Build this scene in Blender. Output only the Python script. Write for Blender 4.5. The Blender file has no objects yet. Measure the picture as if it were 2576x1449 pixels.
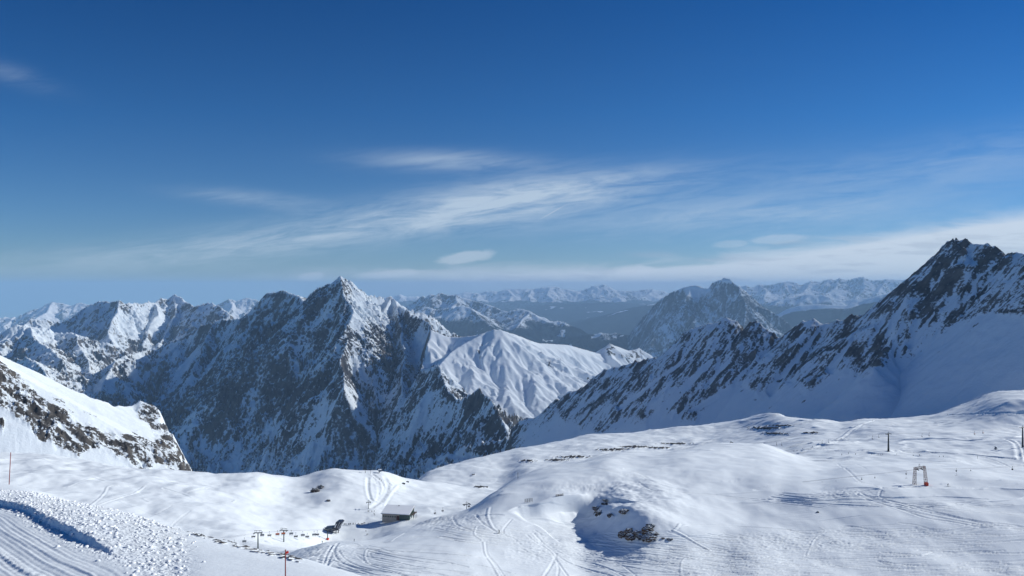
import bpy, bmesh, math, random
import numpy as np
from mathutils import Vector, Matrix

random.seed(7)
rng = np.random.RandomState(11)
F = 1860.0            # focal length in units of the layout grid (2576 wide)
CX, CY = 1288.0, 724.5
scene = bpy.context.scene
COL = scene.collection

def P(px, py, d):
    return ((px - CX) / F * d, d, -(py - CY) / F * d)

# ------------------------------------------------------------------ noise
_perm = rng.permutation(256).astype(np.int32)
PERM = np.concatenate([_perm, _perm, _perm])
_ga = rng.rand(256) * 2 * np.pi
GX = np.cos(_ga).astype(np.float32)
GY = np.sin(_ga).astype(np.float32)

def perlin(x, y, seed=0):
    x = np.asarray(x, np.float32) + np.float32(seed * 17.31)
    y = np.asarray(y, np.float32) + np.float32(seed * 9.77)
    xf = np.floor(x); yf = np.floor(y)
    xi = xf.astype(np.int32) & 255; yi = yf.astype(np.int32) & 255
    x = x - xf; y = y - yf
    u = x * x * x * (x * (x * 6 - 15) + 10)
    v = y * y * y * (y * (y * 6 - 15) + 10)
    a = PERM[xi] + yi; b = PERM[xi + 1] + yi
    aa = PERM[a]; ab = PERM[a + 1]; ba = PERM[b]; bb = PERM[b + 1]
    n00 = GX[aa] * x + GY[aa] * y
    n10 = GX[ba] * (x - 1) + GY[ba] * y
    n01 = GX[ab] * x + GY[ab] * (y - 1)
    n11 = GX[bb] * (x - 1) + GY[bb] * (y - 1)
    a0 = n00 + u * (n10 - n00)
    a1 = n01 + u * (n11 - n01)
    return (a0 + v * (a1 - a0)) * np.float32(1.5)

def fbm(x, y, octv=4, gain=0.5, seed=0):
    s = 0; a = 1.0; t = 0; f = 1.0
    for o in range(octv):
        s = s + a * perlin(x * f, y * f, seed + o * 3)
        t += a; a *= gain; f *= 2.03
    return s / t

def ridged(x, y, octv=4, gain=0.5, seed=0):
    s = 0; a = 1.0; t = 0; f = 1.0; w = 1.0
    for o in range(octv):
        n = 1 - np.abs(perlin(x * f, y * f, seed + o * 3)) * 1.4
        n = np.clip(n, 0, 1) ** 2
        s = s + a * n * w
        w = np.clip(n * 1.6, 0, 1)
        t += a; a *= gain; f *= 2.07
    return s / t

def sstep(a, b, x):
    t = np.clip((x - a) / (b - a), 0, 1)
    return t * t * (3 - 2 * t)

def interp(pts, x):
    """smooth curve through (px, value) points"""
    pts = sorted(pts)
    X = np.array([p[0] for p in pts], float); Y = np.array([p[1] for p in pts], float)
    h = np.diff(X); dl = np.diff(Y) / h
    m = np.zeros_like(X)
    m[0] = dl[0]; m[-1] = dl[-1]
    pr = dl[:-1] * dl[1:]
    ok = pr > 0
    hm = np.where(ok, 2 * pr / np.where(ok, dl[:-1] + dl[1:], 1), 0)
    m[1:-1] = hm
    k = np.clip(np.searchsorted(X, x) - 1, 0, len(h) - 1)
    s = (np.clip(x, X[0], X[-1]) - X[k]) / h[k]
    h00 = 2*s**3 - 3*s**2 + 1; h10 = s**3 - 2*s**2 + s; h01 = -2*s**3 + 3*s**2; h11 = s**3 - s**2
    return h00 * Y[k] + h10 * h[k] * m[k] + h01 * Y[k + 1] + h11 * h[k] * m[k + 1]

def blur_rows(a, n):
    """box-blur a 1-D curve n samples wide, twice"""
    for _ in range(2):
        p = np.pad(a, n, mode='edge')
        c = np.cumsum(np.insert(p, 0, 0))
        a = (c[2*n+1:] - c[:-2*n-1]) / (2*n + 1)
    return a

# ------------------------------------------------------------------ meshes
def tag(o, label=None, cat=None, group=None, kind=None):
    if label: o['label'] = label
    if cat: o['category'] = cat
    if group: o['group'] = group
    if kind: o['kind'] = kind
    return o

def grid_obj(name, X, Y, Z, mat, attrs=None):
    R, C = X.shape
    me = bpy.data.meshes.new(name)
    n = R * C
    co = np.empty((n, 3), np.float32)
    co[:, 0] = X.ravel(); co[:, 1] = Y.ravel(); co[:, 2] = Z.ravel()
    me.vertices.add(n)
    me.vertices.foreach_set('co', co.ravel())
    idx = np.arange(n, dtype=np.int32).reshape(R, C)
    q = np.stack([idx[:-1, :-1], idx[:-1, 1:], idx[1:, 1:], idx[1:, :-1]], -1).reshape(-1, 4)
    nf = len(q)
    me.loops.add(nf * 4)
    me.loops.foreach_set('vertex_index', q.ravel())
    me.polygons.add(nf)
    me.polygons.foreach_set('loop_start', np.arange(0, nf * 4, 4, dtype=np.int32))
    me.polygons.foreach_set('use_smooth', np.ones(nf, bool))
    for k, v in (attrs or {}).items():
        at = me.attributes.new(k, 'FLOAT', 'POINT')
        at.data.foreach_set('value', np.ascontiguousarray(v, np.float32).ravel())
    me.update()
    me.materials.append(mat)
    o = bpy.data.objects.new(name, me)
    COL.objects.link(o)
    return o

def grid_normal(X, Y, Z):
    def g(A):
        return np.gradient(A, axis=1), np.gradient(A, axis=0)
    xc, xr = g(X); yc, yr = g(Y); zc, zr = g(Z)
    nx = yc * zr - zc * yr
    ny = zc * xr - xc * zr
    nz = xc * yr - yc * xr
    l = np.sqrt(nx*nx + ny*ny + nz*nz) + 1e-9
    return nx / l, ny / l, nz / l

# ------------------------------------------------------------------ materials
def new_mat(name):
    m = bpy.data.materials.new(name); m.use_nodes = True
    nt = m.node_tree; nt.nodes.clear()
    out = nt.nodes.new('ShaderNodeOutputMaterial')
    return m, nt, out

def node(nt, typ, **kw):
    n = nt.nodes.new(typ)
    for k, v in kw.items():
        if k == 'ins':
            for i, val in v.items():
                n.inputs[i].default_value = val
        else:
            setattr(n, k, v)
    return n

def simple(name, col, rough=0.6, metal=0.0, spec=0.3, var=0.12, scale=3.0):
    m, nt, out = new_mat(name)
    b = node(nt, 'ShaderNodeBsdfPrincipled')
    b.inputs['Roughness'].default_value = rough
    b.inputs['Metallic'].default_value = metal
    b.inputs['Specular IOR Level'].default_value = spec
    g = node(nt, 'ShaderNodeNewGeometry')
    nz = node(nt, 'ShaderNodeTexNoise', ins={'Scale': scale, 'Detail': 4.0})
    nt.links.new(g.outputs['Position'], nz.inputs['Vector'])
    mx = node(nt, 'ShaderNodeMixRGB', blend_type='MIX')
    mx.inputs[1].default_value = tuple(c * (1 - var) for c in col) + (1,)
    mx.inputs[2].default_value = tuple(min(1, c * (1 + var)) for c in col) + (1,)
    nt.links.new(nz.outputs['Fac'], mx.inputs[0])
    nt.links.new(mx.outputs[0], b.inputs['Base Color'])
    nt.links.new(b.outputs[0], out.inputs['Surface'])
    return m

def mountain_mat(name, size, rock_a=(.075, .078, .085), rock_b=(.22, .20, .18), snow=(.78, .84, .885),
                 forest=None, bump=0.0, stretch=(1, 1, 1), rough_rock=.9, rot=(0, 0, 0), lo=.34, hi=.66):
    """snow lying on rock: the per-point 'rock' value decides, broken up by fine noise ('size' in metres)"""
    m, nt, out = new_mat(name)
    L = nt.links.new
    g = node(nt, 'ShaderNodeNewGeometry')
    mp = node(nt, 'ShaderNodeMapping')
    mp.inputs['Scale'].default_value = tuple(s / size for s in stretch)
    mp.inputs['Rotation'].default_value = rot
    L(g.outputs['Position'], mp.inputs['Vector'])
    n1 = node(nt, 'ShaderNodeTexNoise', ins={'Scale': 1.0, 'Detail': 6.0, 'Roughness': .65})
    L(mp.outputs[0], n1.inputs['Vector'])
    at = node(nt, 'ShaderNodeAttribute', attribute_name='rock')
    # rock + (noise - .5) * k
    a1 = node(nt, 'ShaderNodeMath', operation='MULTIPLY_ADD')
    L(n1.outputs['Fac'], a1.inputs[0]); a1.inputs[1].default_value = 1.5; a1.inputs[2].default_value = -.75
    a2 = node(nt, 'ShaderNodeMath', operation='ADD')
    L(at.outputs['Fac'], a2.inputs[0]); L(a1.outputs[0], a2.inputs[1])
    r = node(nt, 'ShaderNodeMapRange', interpolation_type='SMOOTHSTEP')
    r.inputs['From Min'].default_value = lo; r.inputs['From Max'].default_value = hi
    L(a2.outputs[0], r.inputs['Value'])
    # rock colour
    n2 = node(nt, 'ShaderNodeTexNoise', ins={'Scale': .23, 'Detail': 5.0, 'Roughness': .6})
    L(mp.outputs[0], n2.inputs['Vector'])
    rc = node(nt, 'ShaderNodeMixRGB')
    rc.inputs[1].default_value = rock_a + (1,); rc.inputs[2].default_value = rock_b + (1,)
    rr = node(nt, 'ShaderNodeMapRange')
    rr.inputs['From Min'].default_value = .35; rr.inputs['From Max'].default_value = .68
    L(n2.outputs['Fac'], rr.inputs['Value'])
    L(rr.outputs[0], rc.inputs[0])
    mix = node(nt, 'ShaderNodeMixRGB')
    L(r.outputs[0], mix.inputs[0])
    mix.inputs[1].default_value = snow + (1,)
    L(rc.outputs[0], mix.inputs[2])
    last = mix
    if forest:
        af = node(nt, 'ShaderNodeAttribute', attribute_name='forest')
        n3 = node(nt, 'ShaderNodeTexNoise', ins={'Scale': 1.7, 'Detail': 6.0, 'Roughness': .7})
        L(mp.outputs[0], n3.inputs['Vector'])
        b1 = node(nt, 'ShaderNodeMath', operation='MULTIPLY_ADD')
        L(n3.outputs['Fac'], b1.inputs[0]); b1.inputs[1].default_value = 1.0; b1.inputs[2].default_value = -.5
        b2 = node(nt, 'ShaderNodeMath', operation='ADD')
        L(af.outputs['Fac'], b2.inputs[0]); L(b1.outputs[0], b2.inputs[1])
        r2 = node(nt, 'ShaderNodeMapRange', interpolation_type='SMOOTHSTEP')
        r2.inputs['From Min'].default_value = .4; r2.inputs['From Max'].default_value = .6
        L(b2.outputs[0], r2.inputs['Value'])
        mix2 = node(nt, 'ShaderNodeMixRGB')
        L(r2.outputs[0], mix2.inputs[0]); L(mix.outputs[0], mix2.inputs[1])
        mix2.inputs[2].default_value = forest + (1,)
        last = mix2
    b = node(nt, 'ShaderNodeBsdfDiffuse', ins={'Roughness': .6})
    L(last.outputs[0], b.inputs['Color'])
    if bump:
        bp = node(nt, 'ShaderNodeBump', ins={'Strength': .7, 'Distance': bump})
        L(n1.outputs['Fac'], bp.inputs['Height'])
        L(bp.outputs[0], b.inputs['Normal'])
    L(b.outputs[0], out.inputs['Surface'])
    return m
# ------------------------------------------------------------------ mountain builder
def ridge(pts, sl=1.0, sr=1.0, L=1500.0, k=1.0):
    """a crest polyline of (px, py, depth); sl / sr the fall on its left / right going along it"""
    return dict(p=np.array([P(a, b, d * k) for a, b, d in pts], np.float32), sl=sl, sr=sr, L=L)

def ridge_field(X, Y, ridges):
    best = np.full(X.shape, -1e9, np.float32)
    T = np.zeros_like(best); D = np.zeros_like(best); SD = np.zeros_like(best)
    off = 0.0
    for r in ridges:
        p = r['p']; arc = off
        for i in range(len(p) - 1):
            ax, ay, az = p[i]; bx, by, bz = p[i + 1]
            dx, dy = bx - ax, by - ay
            l2 = dx*dx + dy*dy + 1e-6; l = math.sqrt(l2)
            t = np.clip(((X - ax) * dx + (Y - ay) * dy) / l2, 0, 1)
            qx = X - (ax + t * dx); qy = Y - (ay + t * dy)
            dist = np.sqrt(qx*qx + qy*qy)
            cr = dx * (Y - ay) - dy * (X - ax)      # > 0: left of travel
            # blend the two falls across the crest end so cones stay continuous
            w = np.clip(cr / (l * (dist + 1e-3)) * .5 + .5, 0, 1)
            S = r['sr'] + (r['sl'] - r['sr']) * w
            h = az + t * (bz - az) - S * r['L'] * (1 - np.exp(-dist / r['L']))
            m = h > best
            best = np.where(m, h, best)
            T = np.where(m, arc + t * l, T); D = np.where(m, dist, D); SD = np.where(m, w, SD)
            arc += l
        off = arc + 5000.0
    return best, T, D, SD

def frustum(px0, px1, step, depths):
    px = np.arange(px0, px1 + step, step, dtype=np.float32)
    d = np.asarray(depths, np.float32)
    X = (px[None, :] - CX) / F * d[:, None]
    Y = np.repeat(d[:, None], len(px), 1)
    return X, Y

def rows(*segs):
    """segs: (d0, d1, n) joined"""
    out = []
    for d0, d1, n in segs:
        out.append(np.linspace(d0, d1, n, endpoint=False))
    out.append(np.array([segs[-1][1]]))
    return np.concatenate(out)

def proj(X, Y, Z):
    return CX + X / Y * F, CY - Z / Y * F

def in_poly(px, py, poly, soft=0):
    """inside test for a polygon, in the layout grid"""
    ins = np.zeros(px.shape, bool)
    n = len(poly)
    for i in range(n):
        x0, y0 = poly[i]; x1, y1 = poly[(i + 1) % n]
        c = ((y0 > py) != (y1 > py)) & (px < (x1 - x0) * (py - y0) / (y1 - y0 + 1e-9) + x0)
        ins ^= c
    return ins

_jr = np.random.RandomState(77)
JX = _jr.rand(256, 256).astype(np.float32); JY = _jr.rand(256, 256).astype(np.float32)
def erode(X, Y, Z, cell, amp, octv=4, gain=.55, lac=1.9, freq=.75, seed=0, weight=None, sharp=0.0):
    """cut branching gullies that run straight down the local fall line"""
    nx, ny, nz = grid_normal(X, Y, Z)
    gx, gy = -nx / np.maximum(nz, .15), -ny / np.maximum(nz, .15)
    out = np.zeros_like(Z); fine = np.zeros_like(Z)
    w_ = 1.0 if weight is None else weight
    for o in range(octv):
        l = np.sqrt(gx * gx + gy * gy) + 1e-4
        px_, py_ = gy / l, -gx / l
        x, y = X / cell + seed * 7.3, Y / cell + seed * 3.1
        xi, yi = np.floor(x).astype(np.int32), np.floor(y).astype(np.int32)
        c = np.zeros_like(Z); s = np.zeros_like(Z); t = np.zeros_like(Z)
        for i in (-1, 0, 1):
            for j in (-1, 0, 1):
                a, b = (xi + i + 37 * o) & 255, (yi + j + 91 * o) & 255
                vx = x - (xi + i + JX[a, b]); vy = y - (yi + j + JY[a, b])
                w = np.exp(-2.2 * (vx * vx + vy * vy))
                ph = (vx * px_ + vy * py_) * (2 * np.pi * freq)
                c += w * np.cos(ph); s += w * np.sin(ph); t += w
        c /= t; s /= t
        k = amp * np.clip(l * 1.6, 0, 1) * w_
        h = c
        out += k * h
        if o >= octv - 3: fine += h * (.75 ** (octv - 1 - o))
        gx = gx - k * s * px_ * (2 * np.pi * freq / cell)
        gy = gy - k * s * py_ * (2 * np.pi * freq / cell)
        cell = cell / lac; amp = amp * gain
    return out, fine

# ------------------------------------------------------------------ light, sky, air
SUN_AZ, SUN_EL = math.radians(70), math.radians(28.5)
SV = Vector((math.cos(SUN_EL) * math.sin(SUN_AZ), math.cos(SUN_EL) * math.cos(SUN_AZ), math.sin(SUN_EL)))
ld = bpy.data.lights.new('sun', 'SUN'); ld.energy = 4.55; ld.angle = math.radians(.53); ld.color = (1.0, .985, .925)
lo = bpy.data.objects.new('sun', ld); lo.rotation_euler = SV.to_track_quat('Z', 'Y').to_euler(); lo.location = (800, 300, 2000)
COL.objects.link(lo)

world = bpy.data.worlds.new('World'); scene.world = world; world.use_nodes = True
wt = world.node_tree; wt.nodes.clear()
WL = wt.links.new
wo = node(wt, 'ShaderNodeOutputWorld')
bg = node(wt, 'ShaderNodeBackground'); bg.inputs['Strength'].default_value = .085
WL(bg.outputs[0], wo.inputs['Surface'])
sky = node(wt, 'ShaderNodeTexSky', sky_type='NISHITA', sun_disc=False)
sky.sun_elevation = SUN_EL; sky.sun_rotation = SUN_AZ
sky.altitude = 2600; sky.air_density = 1.0; sky.dust_density = .3; sky.ozone_density = 4.0
tc = node(wt, 'ShaderNodeTexCoord')
s0 = node(wt, 'ShaderNodeSeparateXYZ'); WL(tc.outputs['Generated'], s0.inputs[0])
hz = node(wt, 'ShaderNodeMath', operation='MAXIMUM'); WL(s0.outputs['Z'], hz.inputs[0]); hz.inputs[1].default_value = .012
c0 = node(wt, 'ShaderNodeCombineXYZ'); WL(s0.outputs['X'], c0.inputs[0]); WL(s0.outputs['Y'], c0.inputs[1]); WL(hz.outputs[0], c0.inputs[2])
WL(c0.outputs[0], sky.inputs['Vector'])
sx = node(wt, 'ShaderNodeSeparateXYZ'); WL(tc.outputs['Generated'], sx.inputs[0])

def wm(op, a, b=None, c=None, clamp=False):
    n = node(wt, 'ShaderNodeMath', operation=op, use_clamp=clamp)
    for i, v in enumerate((a, b, c)):
        if v is None: continue
        if isinstance(v, (int, float)): n.inputs[i].default_value = v
        else: WL(v, n.inputs[i])
    return n.outputs[0]

# heading (tangent of azimuth) and height (tangent of elevation), in layout units / 1000
yy = wm('MAXIMUM', sx.outputs['Y'], .05)
U = wm('MULTIPLY', wm('DIVIDE', sx.outputs['X'], yy), 1.86)
V = wm('MULTIPLY', wm('DIVIDE', sx.outputs['Z'], yy), 1.86)

def wnoise(su, sv, tilt, seed, detail=6, rough=.6, dist=0.0):
    cv = node(wt, 'ShaderNodeCombineXYZ')
    v2 = wm('MULTIPLY_ADD', U, tilt, V)
    WL(wm('MULTIPLY', U, su), cv.inputs[0]); WL(wm('MULTIPLY', v2, sv), cv.inputs[1]); cv.inputs[2].default_value = seed
    n = node(wt, 'ShaderNodeTexNoise', ins={'Scale': 1.0, 'Detail': detail, 'Roughness': rough, 'Distortion': dist})
    WL(cv.outputs[0], n.inputs['Vector'])
    return n.outputs['Fac']

def ramp(v, a, b):
    n = node(wt, 'ShaderNodeMapRange', interpolation_type='SMOOTHSTEP')
    n.inputs['From Min'].default_value = a; n.inputs['From Max'].default_value = b
    WL(v, n.inputs['Value'])
    return n.outputs[0]

def blob(px, py, rx, ry, tilt=0.0, power=1.0):
    """soft ellipse of sky round the heading px, py"""
    u0, v0 = (px - CX) / 1000, (CY - py) / 1000
    du = wm('SUBTRACT', U, u0)
    dv = wm('SUBTRACT', V, v0)
    dv = wm('SUBTRACT', dv, wm('MULTIPLY', du, tilt))
    a = wm('DIVIDE', du, rx / 1000); b = wm('DIVIDE', dv, ry / 1000)
    r2 = wm('ADD', wm('MULTIPLY', a, a), wm('MULTIPLY', b, b))
    return wm('EXPONENT', wm('MULTIPLY', r2, -power))

# cirrus
ci = wnoise(2.6, 17.0, -.14, 3.1, 8, .62, 1.1)
ci2 = wnoise(7.0, 46.0, -.10, 8.2, 7, .65, .8)
fib = wm('MULTIPLY_ADD', ci2, .5, wm('MULTIPLY', ci, .75))
mask = wm('ADD', blob(930, 572, 600, 44, .13), wm('MULTIPLY', blob(1330, 487, 330, 42, .12), 1.0))
mask = wm('ADD', mask, wm('MULTIPLY', blob(1130, 405, 200, 24, -.02), .6))
mask = wm('ADD', mask, wm('MULTIPLY', blob(640, 500, 170, 20, -.10), .4))
mask = wm('ADD', mask, wm('MULTIPLY', blob(330, 640, 420, 30, .06), .3))
mask = wm('ADD', mask, wm('MULTIPLY', blob(1850, 545, 500, 40, .05), .5))
mask = wm('ADD', mask, wm('MULTIPLY', blob(2350, 430, 600, 70, .16), .33))
mask = wm('ADD', mask, wm('MULTIPLY', blob(20, 185, 110, 26, -.28), .2))
cirrus = wm('MULTIPLY', ramp(fib, .34, .84), mask, clamp=True)
# low cloud bank over the far ranges
lb = wnoise(4.5, 26.0, -.02, 5.5, 8, .6, .5)
bank_m = wm('ADD', wm('MULTIPLY', blob(2200, 660, 620, 58, .07), 1.3), wm('MULTIPLY', blob(1350, 700, 560, 30, .0), .8))
bank_m = wm('ADD', bank_m, wm('MULTIPLY', blob(2540, 605, 330, 55, .14), 1.5))
bank = wm('MULTIPLY', ramp(wm('ADD', lb, wm('MULTIPLY', bank_m, .30)), .48, .80), wm('MINIMUM', bank_m, 1.0), clamp=True)
# single small clouds
ed = wnoise(11.0, 26.0, .0, 2.2, 6, .6, .3)
def puff(px, py, rx, ry, k=1.0, tilt=.06):
    b = wm('ADD', blob(px, py, rx, ry, tilt, 1.2), wm('MULTIPLY', wm('SUBTRACT', ed, .5), 1.1))
    return wm('MULTIPLY', ramp(b, .30, .75), k)
pf = puff(1172, 648, 92, 19, .45, .16)
for a in ((1205, 644, 44, 17, .35, .0), (785, 695, 40, 14, .35), (980, 690, 110, 13, .4), (1600, 682, 80, 17, .6), (1450, 692, 60, 9, .4), (1960, 603, 100, 15, .32), (1840, 613, 60, 11, .22)):
    pf = wm('MAXIMUM', pf, puff(*a))
# shaded undersides / grey slips inside the bank
gs = wnoise(6.0, 44.0, .0, 11.5, 5, .55, .3)
gm = ramp(gs, .50, .68)
grey = wm('MULTIPLY', wm('MULTIPLY', gm, bank), .45)
gd = wm('ADD', blob(1640, 641, 60, 8, .0), wm('ADD', blob(1800, 653, 70, 6, .0), blob(1985, 612, 50, 7, .1)))
grey = wm('ADD', grey, wm('MULTIPLY', gd, .35), clamp=True)
# contrail
du = wm('ABSOLUTE', wm('SUBTRACT', wm('SUBTRACT', V, (CY - 535) / 1000), wm('MULTIPLY', wm('SUBTRACT', U, (1388 - CX) / 1000), .56)))
ct = wm('MULTIPLY', wm('SUBTRACT', 1, ramp(du, .0006, .0026)), blob(1390, 533, 26, 60))

tint = node(wt, 'ShaderNodeValToRGB')     # deep blue overhead, paler low down
el = tint.color_ramp.elements
el[0].position = 0.0; el[0].color = (.55, .66, .74, 1)
el[1].position = 1.0; el[1].color = (.045, .44, .84, 1)
e = el.new(.06); e.color = (.60, .73, .82, 1)
e = el.new(.25); e.color = (.44, .70, .90, 1)
e = el.new(.55); e.color = (.20, .60, .93, 1)
WL(wm('MULTIPLY', V, 1.25, clamp=True), tint.inputs[0])
skm = node(wt, 'ShaderNodeMixRGB', blend_type='MULTIPLY'); skm.inputs[0].default_value = 1
WL(sky.outputs[0], skm.inputs[1]); WL(tint.outputs[0], skm.inputs[2])
cur = skm.outputs[0]
def over(col, fac):
    global cur
    n = node(wt, 'ShaderNodeMixRGB'); WL(fac, n.inputs[0]); WL(cur, n.inputs[1]); n.inputs[2].default_value = col + (1,)
    cur = n.outputs[0]
CLOUD_W = (8.2, 9.0, 10.0)
over((6.6, 7.9, 9.2), wm('MULTIPLY', cirrus, .80))
over(CLOUD_W, wm('MULTIPLY', bank, .85))
over(CLOUD_W, pf)
ov_ = wm('MULTIPLY', wm('EXPONENT', wm('MULTIPLY', wm('POWER', wm('ABSOLUTE', wm('DIVIDE', V, .032)), 2.0), -1.0)), ramp(U, -1.0, .25))
over((7.4, 8.5, 9.7), wm('MULTIPLY', ov_, .6))
over((4.4, 5.4, 6.8), grey)
over((6.5, 7.4, 8.6), wm('MULTIPLY', ct, .5))
WL(cur, bg.inputs['Color'])

def haze_box():
    bm = bmesh.new()
    bmesh.ops.create_cube(bm, size=1.0)
    x0, x1, y0, y1, z0, z1 = -75000, 75000, -3000, 78000, -2300, 540
    for v in bm.verts:
        v.co = Vector((x0 if v.co.x < 0 else x1, y0 if v.co.y < 0 else y1, z0 if v.co.z < 0 else z1))
    me = bpy.data.meshes.new('haze'); bm.to_mesh(me); bm.free()
    m, nt, out = new_mat('haze_air')
    pv = node(nt, 'ShaderNodeVolumePrincipled')
    pv.inputs['Color'].default_value = (.40, .63, .90, 1)
    pv.inputs['Density'].default_value = HAZE
    pv.inputs['Anisotropy'].default_value = 0.0
    nt.links.new(pv.outputs[0], out.inputs['Volume'])
    me.materials.append(m)
    o = bpy.data.objects.new('haze', me); COL.objects.link(o)
    tag(o, 'pale blue air haze thickening towards the distant ranges', 'haze', kind='stuff')
HAZE = 2.7e-5
haze_box()

cam = bpy.data.cameras.new('camera'); cam.sensor_width = 36; cam.lens = 36 * F / 2576
cam.clip_start = .3; cam.clip_end = 250000
co_ = bpy.data.objects.new('camera', cam); co_.location = (0, 0, 0); co_.rotation_euler = (math.radians(90), 0, 0)
COL.objects.link(co_); scene.camera = co_
vs = scene.view_settings
vs.view_transform = 'Standard'; vs.look = 'None'; vs.exposure = 0.0; vs.gamma = 1.0
scene.cycles.max_bounces = 5; scene.cycles.diffuse_bounces = 3; scene.cycles.volume_bounces = 2
# ------------------------------------------------------------------ the snowfield
# guide lines across the view, near to far: (px, py, depth); between them the snow is lofted smoothly
G_E = [(-260,1165,210),(0,1213,128),(60,1224,116),(130,1250,97),(200,1268,87),(290,1286,79),(430,1331,63.5),(480,1347,59.5),(560,1365,55.4),(640,1382,52),(700,1394,50),(760,1406,47.7),(830,1426,45),(920,1455,41.5),(1288,1575,31),(2000,1800,21),(2840,1950,17.4)]
G_M1 = [(-260,1205,511.5),(0,1249,467.5),(130,1286,435.6),(300,1328,407.0),(480,1385,369.6),(560,1404,353.1),(640,1440,308),(760,1460,310),(831,1456,305),(920,1452,295),(1100,1480,280),(1288,1530,272),(1600,1580,266),(2000,1590,262),(2840,1590,258)]
G_F = [(-260,1199,544.5),(0,1243,500.5),(130,1280,468.6),(300,1322,440.0),(480,1379,402.6),(560,1398,385.2),(640,1446,330),(740,1440,322),(816,1425,325),(900,1410,330),(1000,1388,337),(1100,1366,345),(1200,1338,360),(1288,1311,383),(1350,1313,385),(1400,1311,391),(1430,1317,394),(1470,1345,374),(1520,1364,357),(1558,1381,345),(1625,1384,337),(1688,1378,338),(1750,1367,342),(1850,1350,350),(1932,1335,355),(2100,1310,362),(2300,1282,366),(2576,1262,368),(2840,1250,368)]
G_S = [(-260,1195,555.5),(0,1239,511.5),(130,1276,479.6),(300,1318,451.0),(480,1375,413.6),(560,1394,395.9),(640,1446,338),(740,1432,328),(816,1418,331),(900,1402,337),(1000,1380,345),(1100,1356,355),(1200,1326,372),(1288,1292,391),(1350,1290,392),(1400,1288,398),(1430,1292,412),(1470,1280,410),(1520,1265,400),(1558,1272,382),(1625,1291,360),(1688,1308,355),(1750,1327,353),(1850,1328,362),(1932,1316,366),(2100,1290,372),(2300,1262,376),(2576,1250,376),(2840,1240,376)]
G_C = [(-260,1187,577.5),(0,1231,533.5),(130,1268,501.6),(300,1310,473.0),(480,1367,435.6),(560,1386,417.3),(640,1447,358),(740,1416,336),(816,1401,341),(900,1386,350),(1000,1364,365),(1100,1335,380),(1200,1300,393),(1288,1270,400),(1328,1268,401),(1395,1252,404),(1443,1247,410),(1495,1234,418),(1538,1223,425),(1600,1214,430),(1663,1206,438),(1750,1208,436),(1863,1218,428),(1932,1227,418),(1976,1245,402),(2067,1246,392),(2128,1231,394),(2169,1223,396),(2236,1222,395),(2372,1225,392),(2576,1230,388),(2840,1236,385)]
G_D = [(-260,1177,605.0),(0,1221,561.0),(130,1258,529.1),(300,1300,500.5),(480,1357,463.1),(560,1376,444.1),(640,1444,385),(700,1426,360),(740,1403,352),(784,1384,365),(816,1365,380),(869,1362,392),(915,1363,398),(961,1352,410),(1044,1324,440),(1106,1302,470),(1144,1294,492),(1181,1287,515),(1219,1267,545),(1256,1237,585),(1288,1217,620),(1308,1199,640),(1388,1179,670),(1463,1164,690),(1538,1145,708),(1575,1137,718),(1688,1137,738),(1763,1124,760),(1813,1119,775),(1900,1118,775),(1932,1120,765),(1976,1133,735),(2033,1152,690),(2100,1160,655),(2200,1161,640),(2300,1160,638),(2372,1163,630),(2576,1178,610),(2840,1190,600)]
G_V1 = [(-260,1165,632.5),(0,1209,588.5),(130,1246,556.6),(300,1288,528.0),(480,1345,490.6),(560,1364,470.8),(640,1383,456),(700,1383,442),(740,1384,445),(784,1392,450),(869,1400,455),(961,1392,470),(1044,1362,490),(1106,1336,520),(1181,1313,560),(1256,1264,625),(1308,1216,690),(1388,1196,720),(1575,1157,790),(1763,1142,825),(1900,1137,835),(1976,1141,790),(2033,1147,730),(2100,1150,700),(2200,1149,690),(2372,1150,690),(2576,1156,680),(2840,1160,670)]
G_V2 = [(-260,1150,660.0),(0,1185,629.2),(130,1212,605.0),(300,1245,580.8),(480,1295,543.4),(560,1318,524.3),(640,1347,500),(714,1363,522),(780,1360,572),(824,1358,602),(869,1350,612),(931,1335,622),(1000,1314,632),(1053,1304,645),(1106,1296,660),(1181,1284,690),(1220,1263,720),(1256,1238,760),(1308,1206,800),(1388,1191,850),(1575,1152,930),(1763,1137,950),(1900,1124,930),(1976,1122,880),(2033,1127,800),(2100,1133,760),(2235,1136,730),(2372,1138,730),(2576,1128,720),(2840,1125,720)]
G_V3 = [(-260,1135,704.0),(0,1158,678.7),(130,1175,667.7),(300,1206,639.1),(480,1238,618.2),(560,1255,626.0),(644,1268,640),(714,1280,655),(780,1276,664),(844,1270,672),(931,1268,690),(1000,1276,690),(1073,1264,720),(1132,1263,740),(1207,1256,760),(1259,1237,790),(1308,1204,850),(1388,1189,900),(1575,1150,980),(1763,1135,1010),(1900,1112,1000),(1990,1105,930),(2115,1118,830),(2235,1118,800),(2372,1118,790),(2576,1106,770),(2840,1100,770)]
G_K1 = [(-260,1124,748.0),(0,1139,721.6),(75,1143,721.6),(175,1157,715.0),(262,1165,709.5),(362,1190,687.5),(475,1194,695.2),(560,1203,700.9),(644,1202,715),(700,1206,745),(744,1209,765),(775,1200,790),(804,1189,780),(844,1182.5,770),(894,1185.5,770),(931,1190,780),(969,1190.5,790),(1006,1204,805),(1024,1210.5,815),(1073,1213.5,835),(1132,1218,850),(1162,1227.7,840),(1207,1232,825),(1259,1233,815),(1308,1203,900),(1388,1186,940),(1575,1147,1030),(1763,1131,1060),(1850,1114,1060),(1932,1098,1040),(1990,1090,1000),(2040,1095,950),(2115,1100,900),(2200,1096,870),(2338,1092,850),(2440,1086,850),(2576,1086,850),(2840,1080,850)]
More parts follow.
